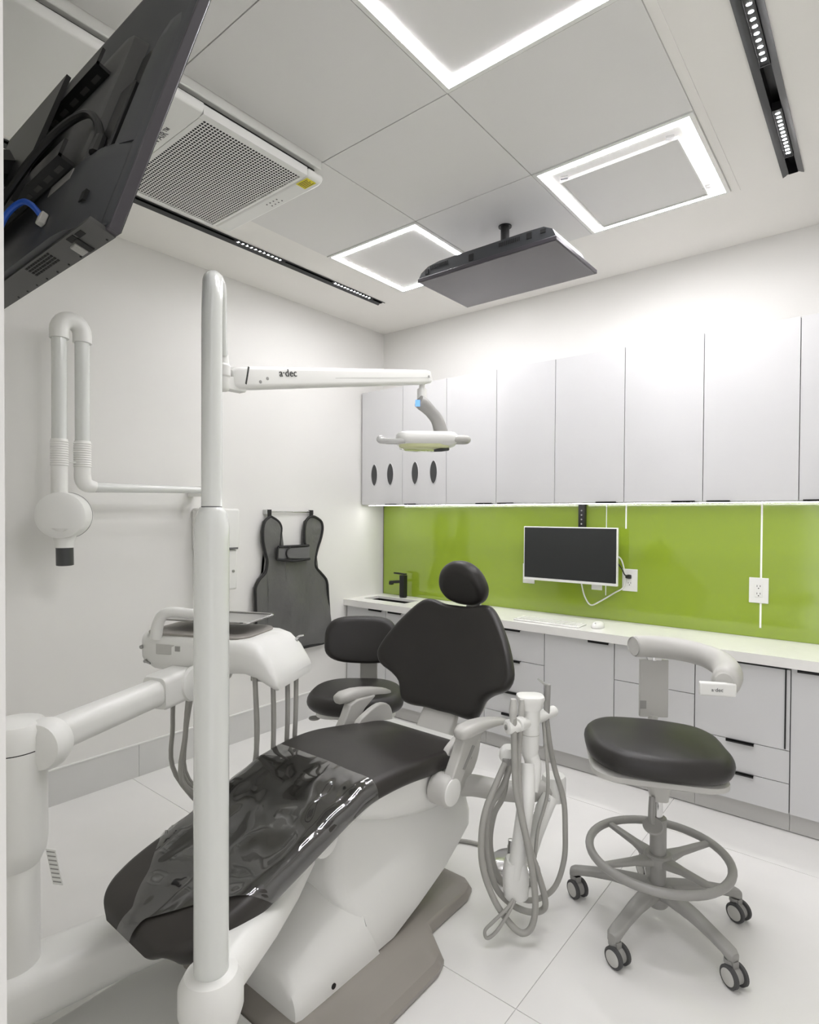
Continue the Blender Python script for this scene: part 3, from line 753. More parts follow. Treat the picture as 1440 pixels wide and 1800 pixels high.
build('rail', cyl((-3.066, 2.315, 1.420), (-3.066, 2.712, 1.420), 0.005, 12), CHROME, hg)
for y in (2.318, 2.708):
    build('bracket', box(XL + 0.001, -3.052, y - 0.006, y + 0.006, 1.405, 1.432), ACRYL, hg, smooth=False)

XX = -2.90
xr = thing('xray_arm', (XL, 1.35, 1.2), 'white folding dental x-ray arm with round head on the left wall', 'x-ray machine')
build('inner_arm', merge(cyl((XX, 1.158, 1.655), (XX, 1.158, 2.225), 0.031), ), PLAST2, xr)
build('outer_arm', merge(cyl((XX, 1.060, 1.655), (XX, 1.060, 2.225), 0.031), ), PLAST2, xr)
rings = []
for k in range(13):
    a = math.pi * k / 12
    rings.append((XX, 1.109 - 0.049 * math.cos(a), 2.225 + 0.055 * math.sin(a)))
build('elbow_cap', tube([(XX, 1.060, 2.19)] + rings + [(XX, 1.158, 2.19)], 0.040, 18, curve=False), PLAST, xr)
for y in (1.060, 1.158):
    prof = [(0.034, 0.0)]
    for k in range(11): prof += [(0.038, 0.004 + 0.0105 * k), (0.035, 0.010 + 0.0105 * k)]
    prof.append((0.034, 0.122))
    build('ribbed_collar', lathe(prof, (XX, y, 1.615), (0, 0, 1), 24), PLAST, xr)
build('lower_elbow', tube([(XX, 1.158, 1.63), (XX, 1.159, 1.565), (XX, 1.176, 1.535), (XX, 1.215, 1.525)], [0.034, 0.036, 0.034, 0.026], 16), PLAST, xr)
build('extension_bar', tube([(XX, 1.205, 1.525), (XX, 1.6, 1.530), (XX, 1.83, 1.532)], [0.024, 0.019, 0.017], 16, curve=False), PLAST2, xr)
build('wall_bracket', merge(cyl((XX, 1.81, 1.49), (XX, 1.81, 1.56), 0.024), box(XL + 0.001, XX, 1.79, 1.83, 1.50, 1.555)), PLAST, xr)
build('head_neck', cyl((XX, 1.060, 1.47), (XX, 1.060, 1.62), 0.034), PLAST, xr)
hdx = Vector((0.80, -0.60, 0)).normalized()
build('head_drum', lathe([(0.06, -0.09), (0.095, -0.085), (0.106, -0.07), (0.106, 0.03), (0.103, 0.046), (0.085, 0.056), (0.02, 0.060)], Vector((XX, 1.075, 1.392)), hdx, 40), PLAST, xr)
build('head_seam', lathe([(0.1065, 0), (0.1075, 0.001), (0.1065, 0.003)], Vector((XX, 1.075, 1.392)) - hdx * 0.06, hdx, 40), GREYPRINT, xr)
build('head_mark', obox(Vector((XX, 1.082, 1.412)) + hdx * 0.060, (0.003 * 0.6, 0.003 * 0.8, 0), hdx * 0.002, (0, 0, 0.028)), GREYP, xr, smooth=False)
build('cone_base', lathe([(0.038, 0), (0.040, 0.03), (0.052, 0.06), (0.07, 0.09)], (XX, 1.080, 1.245), (0, 0, 1), 28), PLAST, xr)
build('cone', lathe([(0.030, 0.0), (0.036, 0.002), (0.036, 0.083), (0.03, 0.085)], (XX, 1.082, 1.163), (0.01, -0.02, 1), 28), XDARK, xr)
build('locking_pin', cyl((XX + 0.01, 1.092, 1.635), (XX + 0.01, 1.13, 1.635), 0.004, 8), PLAST, xr)

# ------------------------------------------------------------------ dental chair
XC = -1.405
ch = thing('dental_chair', (XC, 1.45, 0), 'reclining dental chair with black upholstery and white base', 'dental chair')
# floor plate
pl = [(XC - 0.375, 0.94), (XC + 0.375, 0.94), (XC + 0.375, 1.42), (XC + 0.36, 1.47), (XC + 0.25, 1.55), (XC + 0.25, 1.77), (XC + 0.235, 1.82), (XC + 0.20, 1.845),
      (XC - 0.20, 1.845), (XC - 0.235, 1.82), (XC - 0.25, 1.77), (XC - 0.25, 1.55), (XC - 0.36, 1.47), (XC - 0.375, 1.42)]
cxp, cyp = XC, 1.38
def plate_ring(s, z): return [(cxp + (x - cxp) * s, cyp + (y - cyp) * (s + (1 - s) * 0.35), z) for x, y in pl]
build('floor_plate', loft([plate_ring(1.0, 0.002), plate_ring(1.0, 0.020), plate_ring(0.96, 0.040), plate_ring(0.80, 0.055)]), TAUPE, ch, bevel=0.006, seg=3)
build('toe_board', loft([[(-1.70, 0.50, z), (-1.10, 0.50, z), (-1.06, 0.932, z), (-1.715, 0.932, z)] if k == 0 else [(-1.675, 0.515, z), (-1.12, 0.515, z), (-1.08, 0.928, z), (-1.69, 0.928, z)] for k, z in ((0, 0.002), (0, 0.045), (1, 0.06))]), PLAST, ch, bevel=0.006)
# front housing
def arch(y, hw, z0, h, yshift=0.0, n=4.0, N=24):
    """arched cross-section; wide at the foot, rounded shoulders"""
    pts = []
    for k in range(N + 1):
        a = math.pi * k / N
        c, s = math.cos(a), math.sin(a)
        x = hw * math.copysign(abs(c) ** (2 / n), c); z = z0 + h * abs(s) ** (2 / n)
        pts.append((XC + x, y + yshift * (z - z0), z))
    return pts
HS = []
for y, hw, h, n in ((1.0, 0.195, 0.085, 3.2), (1.003, 0.212, 0.105, 3.0), (1.02, 0.218, 0.125, 2.8), (1.10, 0.219, 0.160, 2.6), (1.2, 0.219, 0.205, 2.5), (1.28, 0.219, 0.235, 2.5), (1.330, 0.219, 0.225, 2.5)):
    HS.append(arch(y, hw, 0.052, h, -0.45 if y > 1.31 else 0.0, n))
build('pump_cover', loft(HS), PLAST, ch, angle=50)
build('cover_screw', lathe([(0.008, 0), (0.008, 0.004), (0.004, 0.004)], (XC + 0.2165, 1.135, 0.075), (1, 0, 0), 12), BLACK, ch)
# lift arm cover sweeping from the plate up to the seat
def sect(z, y0, y1, hf, hr, e):
    """plan section, narrower at the front than at the back, rounded corners"""
    pts = []
    for cx_, cy_, a0 in ((hr - e, y1 - e, 0), (-hr + e, y1 - e, 90), (-hf + e, y0 + e, 180), (hf - e, y0 + e, 270)):
        for i in range(7):
            a = math.radians(a0 + 15 * i)
            pts.append((XC + cx_ + e * math.cos(a), cy_ + e * math.sin(a), z))
    return pts
build('lift_cover', loft([sect(0.060, 1.30, 1.43, 0.212, 0.212, 0.03), sect(0.10, 1.28, 1.56, 0.212, 0.214, 0.04), sect(0.155, 1.25, 1.71, 0.205, 0.214, 0.045), sect(0.205, 1.225, 1.80, 0.19, 0.214, 0.05), sect(0.245, 1.205, 1.865, 0.17, 0.213, 0.05),
                          sect(0.29, 1.21, 1.875, 0.14, 0.208, 0.05), sect(0.34, 1.235, 1.865, 0.11, 0.20, 0.05), sect(0.40, 1.27, 1.84, 0.09, 0.19, 0.05), sect(0.45, 1.3, 1.8, 0.08, 0.17, 0.05)]), PLAST, ch, angle=60)
build('link_hub', lathe([(0.046, -0.15), (0.050, -0.14), (0.050, 0.14), (0.046, 0.15)], (XC, 1.17, 0.445), (1, 0, 0), 24), PLAST, ch)
# boat-shaped seat shell
SH = []
for y, zb, hw in ((1.16, 0.535, 0.15), (1.20, 0.505, 0.185), (1.28, 0.468, 0.205), (1.38, 0.430, 0.213), (1.50, 0.395, 0.216), (1.62, 0.370, 0.216), (1.74, 0.358, 0.212), (1.82, 0.372, 0.20), (1.86, 0.42, 0.18)):
    zt = 0.548
    ring = [(XC - hw, y, zt), (XC - hw, y, zb + (zt - zb) * 0.45), (XC - hw * 0.96, y, zb + (zt - zb) * 0.18), (XC - hw * 0.86, y, zb + 0.006), (XC - hw * 0.6, y, zb), (XC, y, zb - 0.002),
            (XC + hw * 0.6, y, zb), (XC + hw * 0.86, y, zb + 0.006), (XC + hw * 0.96, y, zb + (zt - zb) * 0.18), (XC + hw, y, zb + (zt - zb) * 0.45), (XC + hw, y, zt)]
    SH.append(ring)
build('seat_shell', loft(SH), PLAST, ch, angle=60)
# one continuous seat and leg cushion
CP = [(1.852, 0.528, 0.165), (1.838, 0.545, 0.195), (1.79, 0.558, 0.222), (1.70, 0.572, 0.233), (1.58, 0.590, 0.243), (1.46, 0.606, 0.246), (1.36, 0.609, 0.243), (1.27, 0.602, 0.238), (1.18, 0.578, 0.235),
      (1.05, 0.532, 0.233), (0.92, 0.486, 0.230), (0.82, 0.458, 0.229), (0.75, 0.438, 0.219), (0.700, 0.422, 0.196), (0.668, 0.404, 0.160), (0.655, 0.380, 0.112)]
CT = 0.072
PCU = crom([(p[0], p[1], p[2]) for p in CP], 5)
def cush_frame(i):
    p = PCU[i]; a = PCU[max(0, i - 1)]; b = PCU[min(len(PCU) - 1, i + 1)]
    t = Vector((0, b.x - a.x, b.y - a.y)).normalized()
    nrm = Vector((0, t.z, -t.y))
    if nrm.z < 0 and abs(nrm.z) > 0.2: nrm = -nrm
    if nrm.y > 0.6 and p.x < 1.2: nrm = -nrm
    return p, t, nrm
def thick(i):
    k = len(PCU) - 1 - i
    return CT * (0.55 + 0.45 * min(1, k / 14)) * (0.6 + 0.4 * min(1, i / 8))
rings = []
for i in range(len(PCU)):
    p, t, nrm = cush_frame(i)
    T = thick(i); hw = p.z
    ring = []
    for u, w in rrect(hw, T / 2, min(0.03, T * 0.42), 6):
        d = -0.010 * (1 - (u / hw) ** 2) if w > 0 and p.x > 1.25 else (0.004 * (1 - (u / hw) ** 2) if w > 0 else 0)
        ring.append(Vector((XC + u, p.x, p.y)) + nrm * (w - T / 2 + d))
    rings.append(ring)
build('seat_cushion', loft(rings), VINYL2, ch, angle=70)
# clear film over the leg section, cut away at the toe corners
def film():
    V, F = [], []; idx = [i for i in range(len(PCU)) if PCU[i].x < 1.295]
    NU = 36
    for c, i in enumerate(idx):
        p, t, nrm = cush_frame(i); T = thick(i); hw = p.z; e = min(0.03, T * 0.42)
        y = p.x
        wrap = 0.075 if y > 0.90 else 0.075 - 0.16 * min(1, max(0, (0.90 - y) / 0.13)) ** 0.8
        if y < 0.77: wrap = -0.085 - 0.06 * (0.77 - y) / 0.1
        half = max(0.03, hw - e + wrap)
        for k in range(NU + 1):
            a = -half + 2 * half * k / NU; s = abs(a); sg = 1 if a > 0 else -1
            flat = hw - e
            if s <= flat: u, w = s, 0
            else:
                q = s - flat
                if q < e * math.pi / 2: u, w = flat + e * math.sin(q / e), -e * (1 - math.cos(q / e))
                else: u, w = hw, -e - (q - e * math.pi / 2)
            lift = 0.0035 + 0.0022 * math.sin(31 * a + 9 * y) * math.sin(17 * y + 5 * a) + 0.0015 * math.sin(60 * y - 22 * a)
            outx = (lift * (u - flat) / e if s > flat else 0)
            V.append(tuple(Vector((XC + sg * (u + outx), p.x, p.y)) + nrm * (w + (lift if s <= flat + e * 0.8 else lift * 0.3) + (0.004 * (1 - (u / hw) ** 2) if s <= flat else 0.0))))
    n = NU + 1
    for c in range(len(idx) - 1):
        for k in range(NU): F.append((c * n + k, c * n + k + 1, (c + 1) * n + k + 1, (c + 1) * n + k))
    return V, F
build('clear_cover', film(), FILM, ch, angle=80, label='glossy clear plastic sheet over the leg cushion')
# backrest
BO = Vector((XC, 1.93, 0.57)); BU = Vector((0, 0.303, 0.953)).normalized(); BN = Vector((0, -0.953, 0.303)).normalized()
half = [(0.0, 0.468), (0.07, 0.470), (0.125, 0.482), (0.165, 0.478), (0.20, 0.452), (0.24, 0.405), (0.285, 0.340), (0.322, 0.270), (0.338, 0.212), (0.314, 0.166), (0.255, 0.138), (0.216, 0.108), (0.200, 0.068), (0.182, 0.036), (0.14, 0.026), (0.07, 0.030)]
ol = half + [(0.0, 0.028)] + [(-x, y) for x, y in reversed(half[1:])]
ol = smooth_outline(ol, 3)
def bmap(u, v, w):
    return BO + Vector((u, 0, 0)) + BU * v + BN * (w + 0.55 * u * u)
build('backrest', pillow(ol, 0.062, 0.026, bmap, dish=0.006, centre=(0, 0.24)), VINYL, ch, angle=80)
build('back_shell', pillow([(x * 0.93, 0.24 + (y - 0.24) * 0.93) for x, y in ol], 0.03, 0.014, lambda u, v, w: bmap(u, v, w - 0.042), centre=(0, 0.24)), GREYP, ch, angle=80)
# column between seat and back
build('back_column', loft([[(XC + u, y + v, z) for u, v in rrect(hw, hy, 0.02, 4)] for z, y, hw, hy in ((0.43, 1.80, 0.085, 0.05), (0.52, 1.89, 0.085, 0.032), (0.60, 1.945, 0.085, 0.022), (0.72, 2.0, 0.085, 0.018))]), GREYP, ch, angle=50)
# headrest
HO = Vector((XC + 0.016, 2.125, 1.022)); HU = Vector((0, -0.42, 0.907)).normalized(); HN = Vector((0, -0.907, -0.42)).normalized()
hh = [(0.0, 0.0), (0.05, 0.006), (0.095, 0.030), (0.117, 0.075), (0.112, 0.125), (0.088, 0.168), (0.048, 0.196)]
ho = smooth_outline(hh + [(0.0, 0.204)] + [(-x, y) for x, y in reversed(hh[1:])], 4)
build('headrest', pillow(ho, 0.075, 0.034, lambda u, v, w: HO + Vector((u, 0, 0)) + HU * v + HN * (w + 0.8 * u * u), dish=0.004, centre=(0, 0.09)), VINYL, ch, angle=80)
build('headrest_bar', obox(HO + HU * 0.0 + Vector((0, 0.03, -0.03)), (0.035, 0, 0), (0, 0.004, 0), (0, 0.01, 0.07)), STEEL, ch, bevel=0.002)
# armrests
for sgn in (1, -1):
    xa = XC + sgn * 0.295
    ar_ = build('armrest', loft([[Vector((xa, y, z)) + Vector((u, 0, 0)) + Vector((0, -0.12, 1)).normalized() * v for u, v in rrect(hw, hh_, min(hw, hh_) * 0.9, 5)]
                 for y, z, hw, hh_ in ((1.635, 0.656, 0.012, 0.010), (1.642, 0.658, 0.024, 0.018), (1.67, 0.661, 0.032, 0.023), (1.73, 0.661, 0.033, 0.022), (1.79, 0.656, 0.031, 0.019), (1.86, 0.645, 0.028, 0.015), (1.925, 0.630, 0.024, 0.012), (1.955, 0.620, 0.014, 0.007))]), GREYP, ch, angle=60)
    xb = XC + sgn * 0.275
    build('armrest_post', merge(prism([(1.585, 0.50), (1.635, 0.47), (1.76, 0.60), (1.83, 0.64), (1.72, 0.648), (1.675, 0.636), (1.65, 0.59)], lambda u, v, a: (a, u, v), xb - 0.018, xb + 0.022)), GREYP, ar_, bevel=0.006, seg=3)
    build('post_inlay', prism([(1.66, 0.535), (1.672, 0.528), (1.735, 0.592), (1.722, 0.60)], lambda u, v, a: (a, u, v), xb + sgn * 0.021, xb + sgn * 0.0245), GREYM, ar_, smooth=False)
    build('pivot_drum', lathe([(0.045, 0), (0.053, 0.006), (0.053, 0.062), (0.046, 0.072)], (XC + sgn * 0.222, 1.605, 0.475), (sgn, 0, 0), 32), GREYP, ar_)
    build('pivot_cap', lathe([(0.045, 0), (0.044, 0.004), (0.036, 0.006)], (XC + sgn * 0.294, 1.605, 0.475), (sgn, 0, 0), 32), PLAST, ar_)
    br = build('hinge_cover', prism(smooth_outline([(1.62, 0.43), (1.66, 0.56), (1.72, 0.60), (1.80, 0.62), (1.86, 0.60), (1.88, 0.54), (1.84, 0.46), (1.74, 0.40), (1.66, 0.39)], 3), lambda u, v, a: (a, u, v), XC + sgn * 0.205, XC + sgn * 0.232), GREYP, ch, bevel=0.006, seg=3)
    build('hinge_screw', lathe([(0.006, 0), (0.006, 0.002), (0.003, 0.0025)], (XC + sgn * 0.2325, 1.81, 0.51), (sgn, 0, 0), 12), GREYM, br)
    build('hinge_slit', obox((XC + sgn * 0.2325, 1.70, 0.47), (0.0008, 0, 0), (0, 0.003, 0), (0, 0.008, 0.035)), BLACKGAP, br, smooth=False)
# ribbed service hose at the front of the base
cp = crom([(XC - 0.03, 1.004, 0.115), (XC - 0.055, 0.972, 0.112), (XC - 0.10, 0.945, 0.105), (XC - 0.17, 0.93, 0.095)], 9)
build('ribbed_hose', tube(cp, [0.034 if k % 2 else 0.029 for k in range(len(cp))], 16, curve=False), TAUPE, ch, angle=60)

# ------------------------------------------------------------------ dental light on its post
LP = Vector((-1.112, 0.702, 0))
dl = thing('dental_light', (LP.x, LP.y, 0.33), 'white dental lamp on a tall pole with long jointed arm', 'dental lamp')
build('support_arm', loft([[Vector((x, y, z)) + Vector((math.cos(0.45), math.sin(0.45), 0)) * u + Vector((0, 0, 1)) * v for u, v in rrect(hw, hh_, min(hw, hh_) * 0.85, 6)]
      for x, y, z, hw, hh_ in ((-1.108, 0.675, 0.375, 0.036, 0.040), (-1.115, 0.70, 0.375, 0.050, 0.05), (-1.15, 0.76, 0.375, 0.058, 0.052), (-1.22, 0.90, 0.37, 0.060, 0.05), (-1.30, 1.04, 0.36, 0.058, 0.05), (-1.38, 1.17, 0.36, 0.055, 0.05))]), PLAST, dl, angle=60)
build('socket', lathe([(0.03, -0.075), (0.058, -0.062), (0.068, -0.03), (0.068, 0.02), (0.055, 0.045), (0.044, 0.05)], (LP.x, LP.y, 0.372), (0, 0, 1), 36), PLAST, dl)
tl = -0.006
build('lower_pole', lathe([(0.0365, 0), (0.0365, 0.94), (0.0362, 0.985), (0.031, 1.015), (0.024, 1.025)], (LP.x, LP.y, 0.39), (tl, 0.004, 1), 32), PLAST2, dl)
build('joint_ring', lathe([(0.0215, 0), (0.0215, 0.004)], (LP.x - 0.006, LP.y + 0.004, 1.413), (0, 0, 1), 32), GREYPRINT, dl)
top = Vector((LP.x - 0.009, LP.y + 0.006, 0))
build('upper_pole', tube([(LP.x - 0.006, LP.y + 0.004, 1.417), (top.x, top.y, 1.6), (top.x, top.y, 1.80), (top.x - 0.004, top.y + 0.004, 1.875), (top.x - 0.03, top.y + 0.022, 1.913), (top.x - 0.066, top.y + 0.055, 1.915), (top.x - 0.098, top.y + 0.080, 1.885), (top.x - 0.118, top.y + 0.098, 1.83), (top.x - 0.130, top.y + 0.110, 1.785)],
     [0.0215, 0.0215, 0.0215, 0.0215, 0.0215, 0.0205, 0.018, 0.015, 0.013], 24), PLAST2, dl)
build('arm_pivot', merge(lathe([(0.012, 0), (0.016, 0.006), (0.016, 0.034), (0.019, 0.036), (0.019, 0.062), (0.016, 0.064), (0.013, 0.09)], (top.x - 0.134, top.y + 0.114, 1.70), (0, 0, 1), 24),
      obox((top.x - 0.138, top.y + 0.145, 1.722), (0.014, 0, 0), (0, 0.03, 0), (0, 0, 0.016))), PLAST, dl, bevel=0.004)
A0 = Vector((-1.258, 0.858, 1.738)); A1 = Vector((-1.241, 1.622, 1.880))
ad = (A1 - A0).normalized(); au = Vector((1, 0, 0)).cross(ad).normalized(); ax_ = Vector((1, 0, 0))
def arm_ring(s, hw, hh_, dz=0.0): 
    c = A0 + (A1 - A0) * s + au * dz
    return [c + ax_ * u + au * v for u, v in rrect(hw, hh_, min(hw, hh_) * 0.55, 5)]
build('spring_arm', loft([arm_ring(-0.015, 0.014, 0.02), arm_ring(0.0, 0.022, 0.027), arm_ring(0.06, 0.023, 0.0285), arm_ring(0.5, 0.022, 0.026), arm_ring(0.97, 0.020, 0.024), arm_ring(1.0, 0.019, 0.021), arm_ring(1.012, 0.012, 0.015)]), PLAST, dl, angle=50)
sa = build('arm_seam', loft([[A0 + (A1 - A0) * s + ax_ * 0.0222 + au * v for v in (-0.0045, -0.0035)] for s in (0.02, 0.5, 0.985)], cap=False, closed=False), GREYM, dl, smooth=False)
build('arm_end_gap', obox(A0 + ad * 0.022 + ax_ * 0.0226 + au * 0.004, ax_ * 0.0006, ad * 0.0018 - au * 0.0012, au * 0.021 + ad * 0.008), DARKPRINT, dl, smooth=False)
for s, v in ((0.075, -0.012), (0.105, -0.004), (0.975, 0.0)):
    build('arm_screw', lathe([(0.0042, 0), (0.0042, 0.0015), (0.002, 0.0018)], A0 + (A1 - A0) * s + au * v + ax_ * 0.0222, (1, 0, 0), 12), GREYM, dl)
build('lettering', text_geo('a·dec', 0.028, A0 + (A1 - A0) * 0.155 + ax_ * 0.0236 + au * 0.001, ad, au), DARKPRINT, dl, smooth=False)
build('swivel_stem', merge(cyl((-1.246, 1.600, 1.81), (-1.246, 1.600, 1.865), 0.010, 16), cyl((-1.246, 1.600, 1.80), (-1.246, 1.600, 1.836), 0.0165, 20)), PLAST, dl)
Rh = Vector((0.776, 0.63, 0)); Fh = Vector((-0.63, 0.776, 0)); Zu = Vector((0, 0, 1))
LC = Vector((-1.240, 1.600, 1.662))
def LPt(a, b, c): return LC + Rh * a + Fh * b + Zu * c
nk = build('lamp_neck', tube([LPt(-0.016, -0.02, 0.128), LPt(-0.002, -0.012, 0.120), LPt(0.024, 0.0, 0.098), LPt(0.048, 0.01, 0.070), LPt(0.060, 0.014, 0.035), LPt(0.064, 0.016, 0.015)], [0.022, 0.024, 0.021, 0.022, 0.024, 0.026], 16, flatdir=Fh), GREYM, dl)
build('control_display', obox(LPt(-0.020, -0.0435, 0.117), Rh * 0.008, Fh * 0.001, Zu * 0.011), BLUEL, nk, smooth=False)
lh = build('lamp_head', loft([[LPt(u * s + 0.012, v * s2, z) for u, v in rrect(0.105, 0.085, 0.045, 6)] for s, s2, z in ((0.80, 0.8, -0.026), (0.95, 0.95, -0.018), (1.0, 1.0, -0.004), (0.99, 0.99, 0.010), (0.90, 0.88, 0.019), (0.5, 0.5, 0.023))]), PLAST, dl, angle=60)
build('lens', loft([[LPt(u * s + 0.004, v * s - 0.004, z) for u, v in rrect(0.088, 0.072, 0.05, 6)] for s, z in ((1.0, -0.022), (0.97, -0.031), (0.75, -0.037), (0.2, -0.039))]), LENS, lh, angle=60)
build('lamp_handle', merge(tube([LPt(0.09, -0.06, -0.004), LPt(0.135, -0.05, -0.002), LPt(0.150, -0.02, -0.001), LPt(0.148, 0.03, 0.0), LPt(0.10, 0.05, 0.002)], 0.012, 12, flatdir=(0, 0, 1)), ), GREYP, lh)
build('lamp_handle', merge(tube([LPt(-0.06, -0.07, -0.012), LPt(-0.105, -0.065, -0.014), LPt(-0.140, -0.04, -0.010), LPt(-0.146, -0.02, -0.002), LPt(-0.125, 0.02, -0.004), LPt(-0.085, 0.04, -0.004)], [0.009, 0.009, 0.010, 0.014, 0.010, 0.009], 12)), ACRYL, lh)
build('cable_tail', tube([LPt(0.035, -0.06, -0.044), LPt(0.06, -0.055, -0.041), LPt(0.085, -0.03, -0.036)], [0.004, 0.006, 0.005], 8), TVBACK, lh)

# ------------------------------------------------------------------ delivery unit on the left of the chair
PX, PY = -1.722, 0.522
du = thing('delivery_unit', (PX, PY, 0.1), 'white instrument unit with tray on a jointed arm, left of chair', 'dental unit')
build('support_beam', loft([[Vector((x, y, z)) + Vector((1, -0.12, 0)).normalized() * u + Zu * v for u, v in rrect(hw, hh_, min(hw, hh_) * 0.6, 5)] for x, y, z, hw, hh_ in ((-1.725, 0.44, 0.175, 0.07, 0.06), (-1.72, 0.52, 0.175, 0.082, 0.072), (-1.69, 0.72, 0.175, 0.08, 0.07), (-1.64, 0.95, 0.172, 0.075, 0.065), (-1.59, 1.15, 0.168, 0.07, 0.06))]), PLAST, du, angle=60)
build('post', lathe([(0.056, 0.0), (0.056, 0.36)], (PX, PY, 0.20), (0, 0, 1), 32), PLAST, du)
build('post_sleeve', lathe([(0.056, 0.0), (0.070, 0.03), (0.074, 0.06), (0.074, 0.30)], (PX, PY, 0.50), (0, 0, 1), 36), PLAST, du)
build('sleeve_gap', lathe([(0.0735, 0.0), (0.0735, 0.004)], (PX, PY, 0.8), (0, 0, 1), 36), BLACKGAP, du)
build('post_cap', lathe([(0.0745, 0.0), (0.0745, 0.05), (0.066, 0.064), (0.03, 0.072)], (PX, PY, 0.803), (0, 0, 1), 36), PLAST, du)
DA0 = Vector((-1.690, 0.575, 0.812)); DA1 = Vector((-1.842, 1.025, 0.828))
dd = (DA1 - DA0).normalized(); ds = Vector((dd.y, -dd.x, 0)).normalized(); dv = ds.cross(dd)
def da_ring(s, hw, hh_): return [DA0 + (DA1 - DA0) * s + ds * u + dv * v for u, v in rrect(hw, hh_, min(hw, hh_) * 0.8, 6)]
build('knuckle', lathe([(0.035, -0.035), (0.06, -0.03), (0.066, -0.01), (0.066, 0.01), (0.058, 0.028), (0.03, 0.036)], DA0 + Vector((0.015, 0.0, -0.006)), (0.55, -0.83, 0), 32), PLAST, du)
build('flex_arm', loft([da_ring(0.0, 0.036, 0.040), da_ring(0.1, 0.042, 0.044), da_ring(0.9, 0.040, 0.042), da_ring(1.0, 0.038, 0.04)]), PLAST, du, angle=60)
build('arm_end_joint', loft([[DA1 + ds * u + dv * v + dd * s for u, v in rrect(hw, hh_, 0.02, 5)] for s, hw, hh_ in ((-0.09, 0.046, 0.05), (-0.08, 0.050, 0.054), (0.03, 0.050, 0.054), (0.05, 0.044, 0.046))]), PLAST, du, angle=50)
build('end_disc', lathe([(0.03, -0.014), (0.056, -0.01), (0.060, 0.0), (0.056, 0.012), (0.03, 0.018)], DA1 + dd * 0.035 + ds * 0.045, ds, 32), PLAST, du)
tg = build('paper_tag', obox((-1.655, 0.590, 0.487), (0.010, 0.008, -0.0015), (0.0004, -0.0006, 0), (0.008, 0.006, -0.046)), PLAST, du, smooth=False)
for k in range(8):
    c_ = Vector((-1.655, 0.590, 0.487)) + Vector((0.008, 0.006, -0.046)) * (-0.85 + 0.24 * k)
    build('tag_line', obox(c_ + Vector((0.0005, -0.0008, 0)), (0.008, 0.0064, -0.0012), (0.0003, -0.0005, 0), (0.0003, 0.0002, -0.0016)), GREYM, tg, smooth=False)
# control head
HD = Vector((0.916, 0.402, 0)).normalized(); HQ = Vector((0.402, -0.916, 0)).normalized(); HC = Vector((-1.905, 1.215, 0))
def HP(s, q, z): return HC + HD * s + HQ * q + Zu * z
def head_ring(s, hd, z0, z1, e, q0=0.0): return [HP(s, q0 + u, (z0 + z1) / 2 + v) for u, v in rrect(hd, (z1 - z0) / 2, min(e, (z1 - z0) * 0.48, hd * 0.9), 5)]
hd_ = build('control_head', loft([head_ring(-0.255, 0.05, 0.915, 0.955, 0.02), head_ring(-0.245, 0.085, 0.890, 0.966, 0.03), head_ring(-0.215, 0.120, 0.868, 0.971, 0.035), head_ring(-0.16, 0.142, 0.852, 0.974, 0.035), head_ring(-0.05, 0.15, 0.846, 0.975, 0.035),
      head_ring(0.10, 0.15, 0.855, 0.975, 0.035), head_ring(0.20, 0.148, 0.858, 0.974, 0.04), head_ring(0.245, 0.145, 0.845, 0.962, 0.04), head_ring(0.285, 0.142, 0.825, 0.925, 0.035), head_ring(0.318, 0.138, 0.812, 0.872, 0.025), head_ring(0.328, 0.130, 0.818, 0.848, 0.012)]), PLAST, du, angle=50)
build('work_surface', pillow([(u, v) for u, v in rrect(0.205, 0.125, 0.06, 6)], 0.008, 0.003, lambda u, v, w: HP(u - 0.01, v, 0.977 + w)), TAUPE2, hd_)
build('head_recess', obox(HP(-0.09, 0.1465, 0.93), HD * 0.045, HQ * 0.002, Zu * 0.018), GREYP, hd_, bevel=0.004)
build('head_button', obox(HP(-0.045, 0.149, 0.936), HD * 0.010, HQ * 0.003, Zu * 0.009), GREYM, hd_, bevel=0.001)
build('toggle', merge(cyl(HP(-0.212, 0.09, 0.93), HP(-0.214, 0.128, 0.926), 0.007, 10)), STEEL, hd_)
build('toggle', merge(cyl(HP(-0.190, 0.10, 0.885), HP(-0.188, 0.140, 0.880), 0.006, 10), cyl(HP(-0.190, 0.136, 0.880), HP(-0.165, 0.138, 0.874), 0.004, 8)), STEEL, hd_)
build('under_housing', loft([head_ring(-0.10, 0.06, 0.775, 0.86, 0.03, 0.05), head_ring(-0.02, 0.07, 0.77, 0.86, 0.03, 0.04), head_ring(0.06, 0.06, 0.80, 0.86, 0.03, 0.03)]), PLAST, hd_, angle=50)
build('hose_clip', obox(HP(0.225, 0.02, 0.843), HD * 0.03, HQ * 0.06, Zu * 0.018), GREYP, hd_, bevel=0.003)
build('handle', tube([HP(-0.145, 0.135, 0.965), HP(-0.135, 0.138, 1.01), HP(-0.115, 0.14, 1.045), HP(-0.075, 0.142, 1.061), HP(0.0, 0.143, 1.060), HP(0.075, 0.142, 1.055), HP(0.10, 0.14, 1.03), HP(0.105, 0.138, 0.97)], [0.021, 0.02, 0.019, 0.017, 0.016, 0.016, 0.017, 0.018], 14), PLAST, hd_)
tr = build('tray', pillow(rrect(0.175, 0.105, 0.025, 5), 0.004, 0.002, lambda u, v, w: HP(u, v - 0.03, 1.018 + w)), STEEL, du)
build('tray_rim', tube([HP(u, v - 0.03, 1.022) for u, v in rrect(0.175, 0.105, 0.025, 4)] + [HP(0.175, 0.05, 1.022)], 0.0035, 6, curve=False), CHROME, tr)
build('tray_post', cyl(HP(0.0, -0.03, 0.98), HP(0.0, -0.03, 1.017), 0.012, 12), STEEL, tr)
